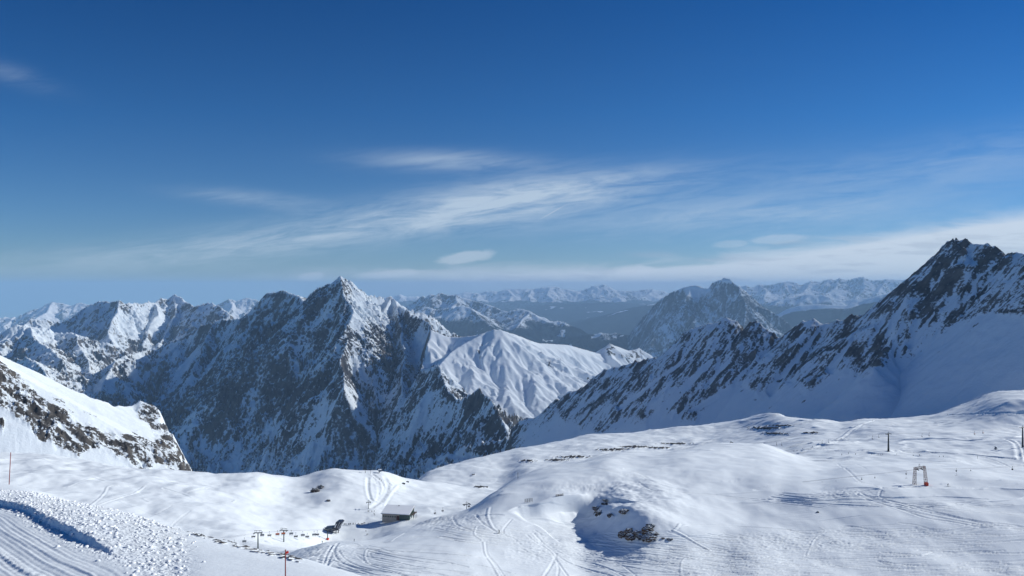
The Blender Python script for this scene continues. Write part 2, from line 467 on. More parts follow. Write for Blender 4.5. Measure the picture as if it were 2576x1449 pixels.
G_K2 = [(-260,1145,836.0),(0,1155,803.0),(175,1178,808.5),(262,1190,819.5),(362,1215,847.0),(485,1232,872.1),(644,1250,900),(850,1260,900),(1000,1240,900),(1041,1232,905),(1081,1228,930),(1144,1224,930),(1206,1226,910),(1259,1228,900),(1308,1186,960),(1388,1166,1010),(1463,1146,1060),(1575,1129,1120),(1763,1116,1150),(1900,1084,1160),(1976,1070,1080),(2037,1073,1020),(2115,1078,980),(2200,1068,960),(2338,1062,970),(2440,1042,950),(2520,1012,920),(2576,1008,910),(2840,990,900)]
G_K3 = [(-260,1165,968.0),(0,1170,935.0),(262,1215,979.0),(485,1285,1027.2),(644,1310,1020),(850,1330,1050),(1000,1290,1050),(1036,1216,1030),(1050,1205,1035),(1081,1184,1060),(1106,1175.5,1080),(1144,1167,1100),(1206,1147,1150),(1288,1133.5,1200),(1350,1119,1230),(1413,1110.5,1260),(1463,1099,1290),(1500,1093,1300),(1538,1094,1300),(1563,1094,1300),(1600,1089,1300),(1650,1081,1310),(1700,1075,1310),(1800,1066,1320),(1850,1058,1310),(1900,1045,1290),(1940,1036,1260),(1962,1042,1220),(1980,1057,1160),(2037,1055,1110),(2080,1061,1080),(2115,1066,1080),(2152,1056,1090),(2186,1052.5,1100),(2230,1054,1120),(2290,1052,1140),(2338,1049,1150),(2372,1037,1140),(2405,1023,1120),(2439,1008,1100),(2473,996,1080),(2520,983,1050),(2576,983,1010),(2700,970,980),(2840,955,950)]

STEP = 2.6
gpx = np.arange(-130, 2706, STEP)
def curve(g):
    py = interp([(a, b) for a, b, c in g], gpx); d = interp([(a, c) for a, b, c in g], gpx)
    return blur_rows(py, 5), blur_rows(d, 14)
curves = [curve(g) for g in (G_E, G_M1, G_F, G_S, G_C, G_D, G_V1, G_V2, G_V3, G_K1, G_K2, G_K3)]
KD, KZ = [], []
ones = np.ones_like(gpx)
KD += [1.2 * ones, 9 * ones, np.minimum(24, curves[0][1] * .8)]; KZ += [-8.2 * ones, -9.8 * ones, -12.8 * ones]
Epy, Ed = curves[0]
KZ[2] = -8 - .2 * KD[2]
for i, (py, d) in enumerate(curves):
    KD.append(d); KZ.append(-(py - CY) / F * d)
    if i == 0:                       # the slope drops away behind its edge
        KD.append(d * 1.22); KZ.append(-(py + 34 - CY) / F * d * 1.22)
py3, d3 = curves[-1]
KD.append(d3 + 90); KZ.append(-(py3 + 26 - CY) / F * (d3 + 90))
KD.append(d3 + 420); KZ.append(np.minimum(KZ[-1] - 120, -430))
KD.append(d3 + 1300); KZ.append(-700 * ones)
KD = np.array(KD); KZ = np.array(KZ)
for k in range(1, len(KD)):
    KD[k] = np.maximum(KD[k], KD[k - 1] * 1.004 + .05)
KD = np.array([blur_rows(r, 6) for r in KD])
H_ = np.diff(KD, axis=0); DL = np.diff(KZ, axis=0) / H_
M_ = np.zeros_like(KZ); M_[0] = DL[0]; M_[-1] = DL[-1]
pr = DL[:-1] * DL[1:]
hm = np.where(pr > 0, 2 * pr / np.where(np.abs(DL[:-1] + DL[1:]) < 1e-9, 1, DL[:-1] + DL[1:]), 0)
M_[1:-1] = hm
# where the ground keeps falling, let slopes average instead of the stiffer harmonic mean
NSEG = [6, 26, 330, 10, 26, 210, 70, 110, 150, 40, 90, 70, 100, 60, 70, 12, 12, 8]
# segs: 0..1 near,1 near slope,2 to edge,3 edge drop,4 ->M1,5 M1-F,6 F-S,7 S-C,8 C-D,9 D-V1,10 V1-V2,11 V2-V3,12 V3-K1,13 K1-K2,14 K2-K3,15..17 behind
rd, rz = [], []
for k in range(len(H_)):
    n = NSEG[k]
    for s in np.arange(n) / n:
        h00 = 2*s**3 - 3*s**2 + 1; h10 = s**3 - 2*s**2 + s; h01 = -2*s**3 + 3*s**2; h11 = s**3 - s**2
        rd.append(KD[k] + s * H_[k])
        rz.append(h00 * KZ[k] + h10 * H_[k] * M_[k] + h01 * KZ[k + 1] + h11 * H_[k] * M_[k + 1])
rd.append(KD[-1]); rz.append(KZ[-1])
GD = np.array(rd, np.float32); GZ = np.array(rz, np.float32)
def soften(a, n):
    for _ in range(2):
        p_ = np.pad(a, ((0, 0), (n, n)), mode='edge')
        c_ = np.cumsum(np.pad(p_, ((0, 0), (1, 0))), axis=1, dtype=np.float64)
        a = ((c_[:, 2*n+1:] - c_[:, :-2*n-1]) / (2*n + 1)).astype(np.float32)
    return a
GD = soften(GD, 7); GZ = soften(GZ, 7)
GXx = (gpx[None, :].astype(np.float32) - CX) / F * GD
far = sstep(110, 260, GD)
vfar = sstep(420, 700, GD)
# drifts and hollows
leftf = 1 - sstep(500, 800, gpx)[None, :]
GZ = GZ + far * (fbm(GXx / 55, GD / 55, 3, seed=2) * (2.6 + 1.6 * leftf) + fbm(GXx / 19, GD / 26, 3, seed=5) * (.6 + .5 * leftf))
GZ = GZ + vfar * fbm(GXx / 90, GD / 70, 4, seed=31) * 4.6
# wind lips: long crests with a soft back and a sharp lee side
def lips(sx, sy, seed, rot=.25):
    n = fbm(GXx / sx + GD / (sx / rot), GD / sy, 2, .4, seed=seed)
    return np.where(n > 0, np.exp(-n * 7), np.exp(n * 45))
patch = sstep(.0, .28, fbm(GXx / 120, GD / 70, 3, seed=44))
rightf = sstep(1250, 1700, gpx)[None, :]
GZ = GZ + lips(150, 42, 40) * patch * vfar * (.6 + 1.1 * rightf)
GZ = GZ + lips(70, 26, 141) * sstep(-.02, .22, fbm(GXx / 100, GD / 60, 3, seed=144)) * vfar * (.3 + .9 * rightf)
GZ = GZ + lips(60, 20, 46) * sstep(.05, .3, fbm(GXx / 90, GD / 60, 3, seed=48)) * far * .42
hz_ = np.exp(-(((gpx[None, :] - 1570) / 150) ** 2)) * np.exp(-((GD - 400) / 55) ** 2)
GZ = GZ + hz_ * (fbm(GXx / 24, GD / 24, 4, seed=57) * 3.4 + fbm(GXx / 5, GD / 5, 3, seed=58) * .5)
# wind ripples
GZ = GZ + far * .10 * ridged(GXx / 9 + GD / 14 + fbm(GXx / 12, GD / 12, 2, seed=51), GD / 3.4, 3, seed=50) * sstep(.0, .35, fbm(GXx / 45, GD / 45, 3, seed=52))

SNOW_ROCK = np.zeros_like(GZ)
def gcol(px):
    return int(round(min(max((px - gpx[0]) / STEP, 0), len(gpx) - 1)))
_runmin = None
def ground_at(px, py, dmin=118):
    """depth and point of the visible snow at a place in the layout grid"""
    c = gcol(px)
    ppy = CY - GZ[:, c] / GD[:, c] * F
    run = np.minimum.accumulate(np.where(GD[:, c] > dmin, ppy, 9e9))
    i = int(np.argmax(run <= py)) if (run <= py).any() else int(np.argmin(ppy))
    i = max(i, 1)
    a, b = ppy[i - 1], ppy[i]
    t = 0 if abs(a - b) < 1e-6 else min(max((a - py) / (a - b), 0), 1)
    d = GD[i - 1, c] + t * (GD[i, c] - GD[i - 1, c])
    z = GZ[i - 1, c] + t * (GZ[i, c] - GZ[i - 1, c])
    return Vector(((px - CX) / F * d, d, z))
def ground_z(x, y):
    """height of the snow under a point"""
    px = CX + x / y * F
    c = gcol(px)
    i = int(np.searchsorted(GD[:, c], y))
    i = min(max(i, 1), len(GD) - 1)
    t = (y - GD[i - 1, c]) / (GD[i, c] - GD[i - 1, c])
    return float(GZ[i - 1, c] + t * (GZ[i, c] - GZ[i - 1, c]))

def path_xy(pts, every=6.0, dmin=118):
    """a smooth line drawn over the snow: layout points -> ground points"""
    p = np.array(pts, float)
    n = len(p)
    out = []
    for i in range(n - 1):
        p0 = p[max(i - 1, 0)]; p1 = p[i]; p2 = p[i + 1]; p3 = p[min(i + 2, n - 1)]
        L = max(np.hypot(*(p2 - p1)), 1e-6)
        for t in np.arange(0, 1, min(every / L, 1)):
            out.append(.5 * (2*p1 + (p2 - p0)*t + (2*p0 - 5*p1 + 4*p2 - p3)*t*t + (3*p1 - p0 - 3*p2 + p3)*t**3))
    out.append(p[-1])
    return np.array([ground_at(a, b, dmin)[:2] for a, b in out], np.float32)

def carve(line, width, depth, edge=.45, noise=0.0):
    """press a groove with a raised rim into the snow along a ground line"""
    global GZ
    w = width * 2.6
    for i in range(len(line) - 1):
        (ax, ay), (bx, by) = line[i], line[i + 1]
        if abs(by - ay) > 60: continue
        y0, y1 = min(ay, by) - w, max(ay, by) + w
        pa, pb = CX + ax / ay * F, CX + bx / by * F
        marg = w / min(ay, by) * F
        c0 = gcol(min(pa, pb) - marg); c1 = gcol(max(pa, pb) + marg) + 1
        sub = GD[:, c0:c1]
        rmin = int(np.searchsorted(sub.min(1), y0)); rmin = 0
        rr = np.where((sub.max(1) >= y0) & (sub.min(1) <= y1))[0]
        if len(rr) == 0: continue
        r0, r1 = rr[0], rr[-1] + 1
        X = GXx[r0:r1, c0:c1]; Y = GD[r0:r1, c0:c1]
        dx, dy = bx - ax, by - ay; l2 = dx*dx + dy*dy + 1e-9
        t = np.clip(((X - ax) * dx + (Y - ay) * dy) / l2, 0, 1)
        dist = np.hypot(X - ax - t * dx, Y - ay - t * dy) / width
        prof = -depth * np.exp(-(dist * 1.3) ** 2) + depth * edge * np.exp(-((dist - 1.25) * 2.0) ** 2)
        T = TR[r0:r1, c0:c1]
        m = np.abs(prof) > np.abs(T)
        T[m] = prof[m]
TR = np.zeros_like(GZ)
# ------------------------------------------------------------------ near bank: piste cut, thrown-up clods
cut = [(-130,1256),(0,1272),(62,1287),(112,1317),(155,1337),(212,1364),(262,1387),(312,1404),(355,1421),(400,1449),(440,1480)]
cl = path_xy(cut, 8.0, 20)
def polydist(line, X, Y):
    best = np.full(X.shape, 1e9, np.float32); side = np.zeros_like(best); arc = np.zeros_like(best); s = 0
    for i in range(len(line) - 1):
        (ax, ay), (bx, by) = line[i], line[i + 1]
        dx, dy = bx - ax, by - ay; l2 = dx*dx + dy*dy + 1e-9
        t = np.clip(((X - ax) * dx + (Y - ay) * dy) / l2, 0, 1)
        qx, qy = X - ax - t*dx, Y - ay - t*dy
        d = np.hypot(qx, qy)
        m = d < best
        cr = dx * (Y - ay) - dy * (X - ax)
        best = np.where(m, d, best); side = np.where(m, np.sign(cr), side); arc = np.where(m, s + t * math.sqrt(l2), arc)
        s += math.sqrt(l2)
    return best, side, arc
r1 = int(np.where(GD[:, gcol(0):gcol(900)].min(1) < 52)[0][-1]) + 1
c1 = gcol(1000)
nx, ny = GXx[:r1, :c1], GD[:r1, :c1]
bd, bs, ba = polydist(cl, nx, ny)
up = bd * bs                                        # > 0: beyond the cut, < 0: on the piste
up = up + .30 * fbm(nx / 1.1, ny / 1.1, 3, seed=61)
live = sstep(140, 122, ny) * (ny < np.interp(CX + nx / ny * F, gpx, Ed) * 1.05)
fade = 1 - sstep(44, 58, ba)
step_h = .62 * sstep(-.12, .38, up) * (1 - sstep(2.0, 13.0, up)) * fade
spill = .22 * sstep(-1.9, -.2, up) * (1 - sstep(-.2, .1, up)) * fade
lumps = ridged(nx / .7, ny / .7, 3, seed=63) * .10 + np.abs(fbm(nx / .28, ny / .28, 2, seed=66)) * .11
rough_w = sstep(-1.6, .2, up) * (1 - sstep(4.0, 17.0, up + 3.0 * fbm(nx / 3, ny / 3, 2, seed=68))) 
lowpx = 1 - sstep(430, 520, CX + nx / ny * F)
GZ[:r1, :c1] += live * (step_h + spill * lumps * 2 + rough_w * lowpx * (lumps - .18) * .9)
# piste: groomed corduroy bands and ski scrapes running with the cut
piste = sstep(-.6, -2.2, up)
wv = fbm(ba / 30, bd / .8, 3, seed=71)
GZ[:r1, :c1] += live * .12 * np.maximum(np.minimum(up + .3, 0), -14)
GZ[:r1, :c1] += live * piste * (wv * .10 + .012 * np.sin(bd * 18))
saw = np.maximum(0, np.sin(ba * 5.0 + 1.5 * perlin(ba / 2, bd, 3))) * np.exp(-((bd - 4.6) / .32) ** 2)
GZ[:r1, :c1] += live * piste * saw * .09
GZ[:r1, :c1] += live * .05 * fbm(nx / 4, ny / 2.5, 3, seed=73) 
CLOD = (nx, ny, rough_w * lowpx * live, r1, c1)

# ------------------------------------------------------------------ tracks left by skiers
TRACKS = [  # (layout points, width m, depth m)
 # single traverses on the domes
 ([(1515,1173),(1560,1177),(1600,1188),(1632,1204)], .8, .30), ([(1432,1173),(1480,1176),(1515,1180),(1550,1189),(1610,1199),(1635,1205)], .9, .28),
 ([(1605,1212),(1640,1233),(1700,1238),(1780,1243),(1860,1252),(1932,1258),(2040,1270)], .9, .32), ([(1650,1234),(1760,1243),(1860,1255),(1960,1268)], .7, .22),
 ([(1700,1327),(1745,1321),(1800,1321),(1870,1325),(1932,1328),(1990,1333)], .8, .28),
 ([(2095,1157),(2110,1170),(2135,1185),(2165,1212),(2205,1223)], .8, .3), ([(2123,1161),(2150,1166),(2180,1180)], .7, .2),
 # the fan at right centre
 ([(1932,1256),(1975,1259),(2060,1261),(2130,1258),(2190,1259),(2260,1270),(2340,1290),(2420,1306),(2500,1321),(2576,1326)], 1.6, .40),
 ([(2195,1262),(2260,1280),(2330,1303),(2400,1314),(2480,1328),(2576,1330)], 1.4, .36), ([(2165,1240),(2200,1256),(2250,1262),(2330,1282),(2450,1310),(2560,1322)], 1.2, .36),
 ([(2220,1226),(2212,1246),(2226,1256),(2290,1274),(2380,1296),(2500,1318)], 1.0, .35), ([(2150,1237),(2168,1250),(2200,1262),(2300,1289),(2440,1316),(2576,1335)], 1.0, .33),
 ([(1940,1250),(2000,1256),(2080,1252),(2150,1240),(2230,1228),(2320,1224),(2430,1228),(2576,1232)], 1.2, .35), ([(1960,1244),(2040,1254),(2120,1246),(2220,1231),(2350,1227),(2470,1231)], .9, .3),
 ([(2190,1270),(2300,1280),(2400,1288),(2500,1291),(2576,1300)], .8, .25), ([(2290,1268),(2390,1281),(2480,1287),(2576,1290)], .8, .25),
 ([(1880,1345),(1940,1334),(2030,1336),(2100,1330),(2190,1323),(2290,1318)], .8, .25), ([(1860,1352),(1960,1347),(2080,1340),(2160,1333),(2280,1331),(2400,1334)], .9, .28),
 ([(1850,1372),(1930,1362),(2020,1357),(2120,1351),(2220,1348),(2330,1340),(2470,1330),(2576,1326)], 1.0, .32), ([(1830,1384),(1930,1378),(2060,1368),(2160,1360),(2260,1350),(2400,1338)], .9, .3),
 ([(1760,1395),(1880,1388),(2000,1384),(2120,1366),(2230,1352),(2360,1341)], .9, .3), ([(1690,1412),(1840,1402),(1932,1420),(2010,1402),(2110,1380),(2200,1362),(2330,1345)], 1.1, .35),
 ([(1932,1400),(2040,1392),(2130,1376),(2240,1356)], .8, .28), ([(1980,1335),(2060,1346),(2120,1362),(2180,1380)], .8, .26),
 ([(2260,1315),(2310,1322),(2350,1335),(2372,1341)], .9, .3), ([(2240,1300),(2180,1297),(2120,1303),(2060,1311)], .6, .2),
 ([(2062,1326),(2076,1336),(2052,1352),(2040,1372),(2030,1398)], .8, -.3),
 ([(2100,1455),(2260,1433),(2400,1424),(2500,1416),(2576,1410)], 1.2, .3), ([(2180,1455),(2330,1438),(2460,1430),(2576,1422)], 1.0, .3), ([(2400,1416),(2470,1432),(2576,1452)], 1.0, .3),
 ([(2290,1452),(2420,1440),(2576,1432)], .9, .28), ([(2330,1428),(2420,1430),(2500,1424),(2576,1418)], .8, .25),
 # wide fan of descents in the middle
 ([(1340,1338),(1360,1360),(1390,1385),(1420,1410),(1470,1430),(1540,1449)], 1.3, .42), ([(1346,1334),(1372,1350),(1400,1352),(1450,1365),(1520,1372),(1600,1374)], .9, .32),
 ([(1325,1345),(1345,1362),(1380,1384),(1400,1410),(1420,1438),(1432,1455)], 1.1, .4), ([(1290,1352),(1315,1372),(1350,1385),(1440,1392),(1540,1402),(1640,1410)], .9, .3),
 ([(1288,1348),(1360,1362),(1440,1378),(1540,1388),(1640,1396),(1760,1402),(1900,1412)], .9, .3), ([(1300,1335),(1400,1344),(1460,1352),(1560,1368),(1640,1380),(1740,1386)], .8, .28),
 ([(1380,1330),(1460,1345),(1540,1362),(1610,1376)], .7, .2), ([(1400,1395),(1385,1425),(1365,1455)], 1.2, .4), ([(1396,1400),(1405,1430),(1400,1458)], 1.0, .35),
 ([(1410,1400),(1470,1412),(1530,1430),(1580,1455)], 1.1, .38), ([(1420,1396),(1500,1402),(1560,1420),(1600,1449)], .9, .32),
 ([(1400,1375),(1480,1390),(1540,1404),(1620,1404),(1720,1400)], .8, .28), ([(1288,1366),(1350,1398),(1410,1415),(1500,1425),(1580,1445)], .8, .28),
 ([(1480,1398),(1560,1394),(1660,1400),(1780,1390),(1880,1376)], .8, .26), ([(1540,1416),(1640,1416),(1760,1412),(1850,1404)], .7, .24), ([(1288,1397),(1340,1405),(1400,1418)], .7, .2),
 ([(1500,1432),(1600,1428),(1720,1424),(1850,1420)], .7, .22), ([(1430,1352),(1500,1362),(1600,1378),(1700,1385),(1830,1382)], .7, .24),
 ([(1693,1334),(1725,1350),(1755,1368),(1785,1384)], 1.2, -.5), ([(1660,1380),(1685,1376),(1694,1384)], .8, -.3), ([(1735,1400),(1716,1410),(1712,1440)], 1.1, -.35),
 ([(1710,1318),(1700,1330),(1694,1336)], 1.0, -.4),
 # slope left of the skier
 ([(1139,1300),(1150,1320),(1180,1333),(1215,1345),(1250,1348)], .9, .35), ([(1197,1295),(1210,1312),(1235,1330),(1262,1345),(1290,1352)], 1.0, .38), ([(1230,1277),(1227,1300),(1240,1328),(1256,1338)], 1.2, -.4),
 ([(1080,1320),(1130,1326),(1190,1338),(1260,1345)], .8, .3), ([(1090,1328),(1150,1342),(1220,1352),(1300,1358)], .8, .3), ([(1060,1334),(1110,1338),(1170,1352),(1230,1355)], .7, .28),
 ([(1040,1350),(1100,1352),(1160,1358),(1260,1360)], .7, .28), ([(1198,1325),(1194,1345),(1215,1362),(1222,1395),(1240,1422),(1258,1455)], 1.0, -.35), ([(1222,1360),(1225,1392),(1248,1420),(1270,1452)], .8, .3),
 ([(1020,1340),(1000,1352),(985,1362),(960,1366)], .8, .3), ([(995,1368),(1100,1374),(1200,1380),(1288,1386)], .7, .22), ([(940,1376),(1040,1382),(1130,1388),(1200,1402),(1240,1412)], .7, .24),
 # left mound
 ([(845,1380),(842,1395),(860,1415),(900,1432),(960,1452)], 1.0, .38), ([(850,1366),(838,1385),(830,1405),(820,1425)], 1.4, .42), ([(836,1372),(822,1395),(815,1418)], 1.2, .4), ([(852,1385),(870,1408),(915,1428),(980,1440),(1050,1449)], .9, .35),
 ([(926,1378),(918,1394),(925,1415),(960,1430),(1010,1440)], .9, -.32), ([(930,1390),(935,1402),(960,1412),(1010,1422)], .8, .3), ([(855,1375),(880,1372),(905,1374)], .9, -.35),
 ([(898,1398),(915,1410),(928,1414)], .8, .3), ([(900,1440),(960,1452)], .9, .3), ([(870,1366),(900,1368),(910,1374)], .8, -.3), ([(1288,1305),(1265,1335),(1275,1350)], .8, .3),
 # left hummocks and behind
 ([(232,1268),(250,1254),(265,1236),(270,1225),(290,1221),(320,1223)], .9, -.35), ([(243,1272),(300,1252),(340,1240),(365,1222)], .9, -.35), ([(170,1225),(215,1207),(265,1198),(310,1194)], .8, -.28),
 ([(410,1228),(450,1240),(480,1252)], .9, .4), ([(475,1237),(520,1225),(560,1218)], .8, .28), ([(470,1240),(515,1230),(550,1222)], .7, .25), ([(375,1300),(410,1285),(432,1272)], .7, .22), ([(430,1330),(440,1315),(465,1295),(478,1285)], .8, .22),
 ([(567,1267),(585,1264),(592,1258)], .8, -.3),
 # pistes behind the stations
 ([(926,1202),(925,1225),(932,1255),(945,1262)], 1.6, .55), ([(944,1200),(964,1218),(962,1240),(945,1262)], 1.3, .4), ([(968,1200),(975,1225),(960,1255),(935,1277)], 2.2, .5), ([(940,1200),(952,1232),(948,1258)], .9, .3),
 ([(950,1210),(956,1235),(948,1260)], .9, .3), ([(936,1192),(955,1206),(975,1212),(983,1220)], 1.5, .5), ([(1000,1222),(985,1238),(965,1270)], 1.4, -.4),
 ([(2250,1136),(2330,1138),(2430,1143),(2556,1156)], 2.2, .7), ([(2530,1105),(2556,1118),(2564,1155)], 2.0, .6), ([(2560,1110),(2572,1128),(2580,1160)], 1.6, .5),
 ([(2010,1139),(2060,1122),(2125,1105)], 2.0, -.5), ([(2020,1133),(2080,1115),(2118,1100),(2140,1082),(2170,1066),(2195,1058)], 2.2, -.55), ([(2180,1060),(2150,1085),(2130,1095)], 1.2, .4),
 ([(2370,1045),(2440,1042),(2576,1038)], 1.6, .5), ([(2480,1152),(2520,1165),(2545,1178)], 1.0, .35), ([(2400,1158),(2460,1160),(2500,1172)], .9, .3),
]
def lay_tracks():
    r = random.Random(5)
    for pts, w, d in TRACKS:
        ln = path_xy(pts, 7.0); f_ = min(max(float(ln[:, 1].mean()) / 420, .2), 1.6)
        carve(ln, w * f_ * .85, d * f_ * .75, .5)
    # a few more of the same, jittered, in the two crossed-over fields
    fields = [(1290, 1340, 1900, 1448, 80, 6, 38), (1880, 1330, 2400, 1400, 46, -18, 10), (1080, 1315, 1300, 1368, 20, 10, 24), (820, 1368, 1000, 1440, 22, 10, 50), (1450, 1395, 2000, 1448, 30, -12, 12), (2200, 1415, 2576, 1448, 22, -14, 6), (1930, 1240, 2330, 1270, 16, -6, 16)]
    for x0, y0, x1, y1, n, s0, s1 in fields:
        for _ in range(n):
            a = r.uniform(x0, x1 - 40); L = r.uniform(120, 460)
            b = r.uniform(y0, y1)
            s = r.uniform(s0, s1) * L / 260
            pts = [(a + L * t, b + s * t + r.uniform(-4, 4) + 6 * math.sin(t * r.uniform(2, 6))) for t in (0, .25, .5, .75, 1)]
            carve(path_xy(pts, 9.0), r.uniform(.4, .75), r.choice((.12, .18, .25, -.14)), .5)
lay_tracks()
GZ = GZ + TR

# stirred-up, skied-out snow beside the runs
ppx = CX + GXx / GD * F
ppy = CY - GZ / GD * F
def zone(px, py, rx, ry):
    return np.exp(-(((ppx - px) / rx) ** 2 + ((ppy - py) / ry) ** 2))
st = np.clip(zone(800, 1400, 80, 40) + zone(1110, 1310, 120, 22) * (GD < 560) + .6 * zone(2010, 1365, 220, 26) + .5 * zone(1360, 1390, 90, 40) + .8 * zone(1480, 1228, 120, 12) + .9 * zone(2120, 1240, 70, 9), 0, 1)
ch = ridged(GXx / 3.2, GD / 3.2, 3, seed=81) * .55 + fbm(GXx / 1.2, GD / 1.2, 2, seed=83) * .25
GZ = GZ + (st * (GD > 240) * (ch - .25)).astype(np.float32)

# the cornice: an edge the wind has undercut, with a scooped slope below it
cor = path_xy([(1270,1288),(1300,1276),(1350,1268),(1395,1257),(1440,1250),(1495,1238),(1530,1231)], 6.0)
rr_ = np.where((GD.max(1) > 340) & (GD.min(1) < 460))[0]
ra, rb_ = rr_[0], rr_[-1] + 1; ca, cb = gcol(1230), gcol(1640)
cd, cs, ca_ = polydist(cor, GXx[ra:rb_, ca:cb], GD[ra:rb_, ca:cb])
ud = -cd * cs + .8 * fbm(GXx[ra:rb_, ca:cb] / 16, GD[ra:rb_, ca:cb] / 16, 2, seed=87)      # > 0: this side of the edge
alen = float(ca_.max())
endw = sstep(0, 8, ca_) * sstep(alen, alen - 30, ca_)
GZ[ra:rb_, ca:cb] -= (3.6 * sstep(-1.0, 8.0, ud) * (1 - sstep(13, 48, ud)) * endw).astype(np.float32)
GZ[ra:rb_, ca:cb] += (.5 * np.exp(-(ud / 3.0) ** 2) * (ud < .5) * endw).astype(np.float32)
# rock showing through the snow
def outcrop(px, py, rx, ry, hgt, seed, size=3.0, dens=.5):
    global GZ, SNOW_ROCK
    w = np.exp(-(((ppx - px) / rx) ** 2 + ((ppy - py) / ry) ** 2) * 1.4)
    n = fbm(GXx / size, GD / size, 4, seed=seed)
    m = sstep(.08, .26, w * .9 + n * dens - .42) * sstep(.08, .3, w)
    GZ = GZ + (m * hgt * (.5 + .8 * ridged(GXx / size * .8, GD / size * .8, 3, seed=seed + 1))).astype(np.float32)
    SNOW_ROCK = np.maximum(SNOW_ROCK, m)
outcrop(1535, 1294, 9, 5, 1.0, 93, 1.6, .8); outcrop(1502, 1280, 14, 8, .7, 94, 2.0, .9); outcrop(1570, 1286, 16, 6, .8, 95, 1.8, .9); outcrop(1520, 1258, 14, 4, .5, 98, 1.8, .9)
for i, (a, b, rx, ry) in enumerate(((1600,1125,60,6),(1540,1132,60,7),(1440,1150,60,7),(1700,1117,60,5),(1330,1160,30,6),(1660,1128,40,4),(1400,1158,40,6),(1190,1195,12,3),(1212,1226,30,4),(1925,1078,60,8),(1960,1072,40,5),(1950,1092,50,5),(2040,1090,30,4))):
    outcrop(a, b, rx * .9, ry * .62, 1.6, 110 + i * 2, 5, 1.0)
for i, (a, b, rx, ry) in enumerate(((500,1350,40,2.0),(560,1362,50,2.2),(620,1376,50,2.2),(690,1391,60,2.2),(735,1402,40,2.2))):
    w = np.exp(-(((ppx - a) / rx) ** 2)) * (np.abs(GD - np.interp(gpx, gpx, Ed)[None, :]) < 2.6) * (GD < 90)
    n = fbm(GXx / .7, GD / .7, 3, seed=140 + i)
    m = sstep(.12, .3, w * .5 + n * .55 - .32)
    GZ = GZ + m * .10; SNOW_ROCK = np.maximum(SNOW_ROCK, m * .9)

mg, nt, out = new_mat('snow_ground')
L = nt.links.new
gg = node(nt, 'ShaderNodeNewGeometry')
nz1 = node(nt, 'ShaderNodeTexNoise', ins={'Scale': .5, 'Detail': 6.0, 'Roughness': .6})
L(gg.outputs['Position'], nz1.inputs['Vector'])
nz2 = node(nt, 'ShaderNodeTexNoise', ins={'Scale': .6, 'Detail': 6.0, 'Roughness': .7})
L(gg.outputs['Position'], nz2.inputs['Vector'])
at = node(nt, 'ShaderNodeAttribute', attribute_name='rock')
rk = node(nt, 'ShaderNodeMath', operation='MULTIPLY_ADD'); L(nz2.outputs['Fac'], rk.inputs[0]); rk.inputs[1].default_value = .8; rk.inputs[2].default_value = -.4
rk2 = node(nt, 'ShaderNodeMath', operation='ADD'); L(rk.outputs[0], rk2.inputs[0]); L(at.outputs['Fac'], rk2.inputs[1])
rk3 = node(nt, 'ShaderNodeMapRange'); rk3.inputs['From Min'].default_value = .45; rk3.inputs['From Max'].default_value = .6; L(rk2.outputs[0], rk3.inputs['Value'])
rcol = node(nt, 'ShaderNodeMixRGB'); rcol.inputs[1].default_value = (.03, .03, .032, 1); rcol.inputs[2].default_value = (.10, .085, .075, 1)
nz3 = node(nt, 'ShaderNodeTexNoise', ins={'Scale': .35, 'Detail': 4.0}); L(gg.outputs['Position'], nz3.inputs['Vector'])
rcr = node(nt, 'ShaderNodeMapRange'); rcr.inputs['From Min'].default_value = .4; rcr.inputs['From Max'].default_value = .65; L(nz3.outputs['Fac'], rcr.inputs['Value']); L(rcr.outputs[0], rcol.inputs[0])
scol = node(nt, 'ShaderNodeMixRGB'); scol.inputs[1].default_value = (.79, .85, .895, 1); scol.inputs[2].default_value = (.84, .89, .925, 1); L(nz1.outputs['Fac'], scol.inputs[0])
mx = node(nt, 'ShaderNodeMixRGB'); L(rk3.outputs[0], mx.inputs[0]); L(scol.outputs[0], mx.inputs[1]); L(rcol.outputs[0], mx.inputs[2])
bs_ = node(nt, 'ShaderNodeBsdfPrincipled'); bs_.inputs['Roughness'].default_value = .65; bs_.inputs['Specular IOR Level'].default_value = .2
L(mx.outputs[0], bs_.inputs['Base Color'])
nzb = node(nt, 'ShaderNodeTexNoise', ins={'Scale': 2.6, 'Detail': 5.0, 'Roughness': .65}); L(gg.outputs['Position'], nzb.inputs['Vector'])
bp = node(nt, 'ShaderNodeBump', ins={'Strength': .35, 'Distance': .12}); L(nzb.outputs['Fac'], bp.inputs['Height']); L(bp.outputs[0], bs_.inputs['Normal'])
L(bs_.outputs[0], out.inputs['Surface'])
ground = grid_obj('snow_ground', GXx, GD, GZ, mg, {'rock': SNOW_ROCK})
tag(ground, 'broad tracked snowfield of rounded hummocks and ski pistes in front of the mountains', 'snowfield', kind='structure')
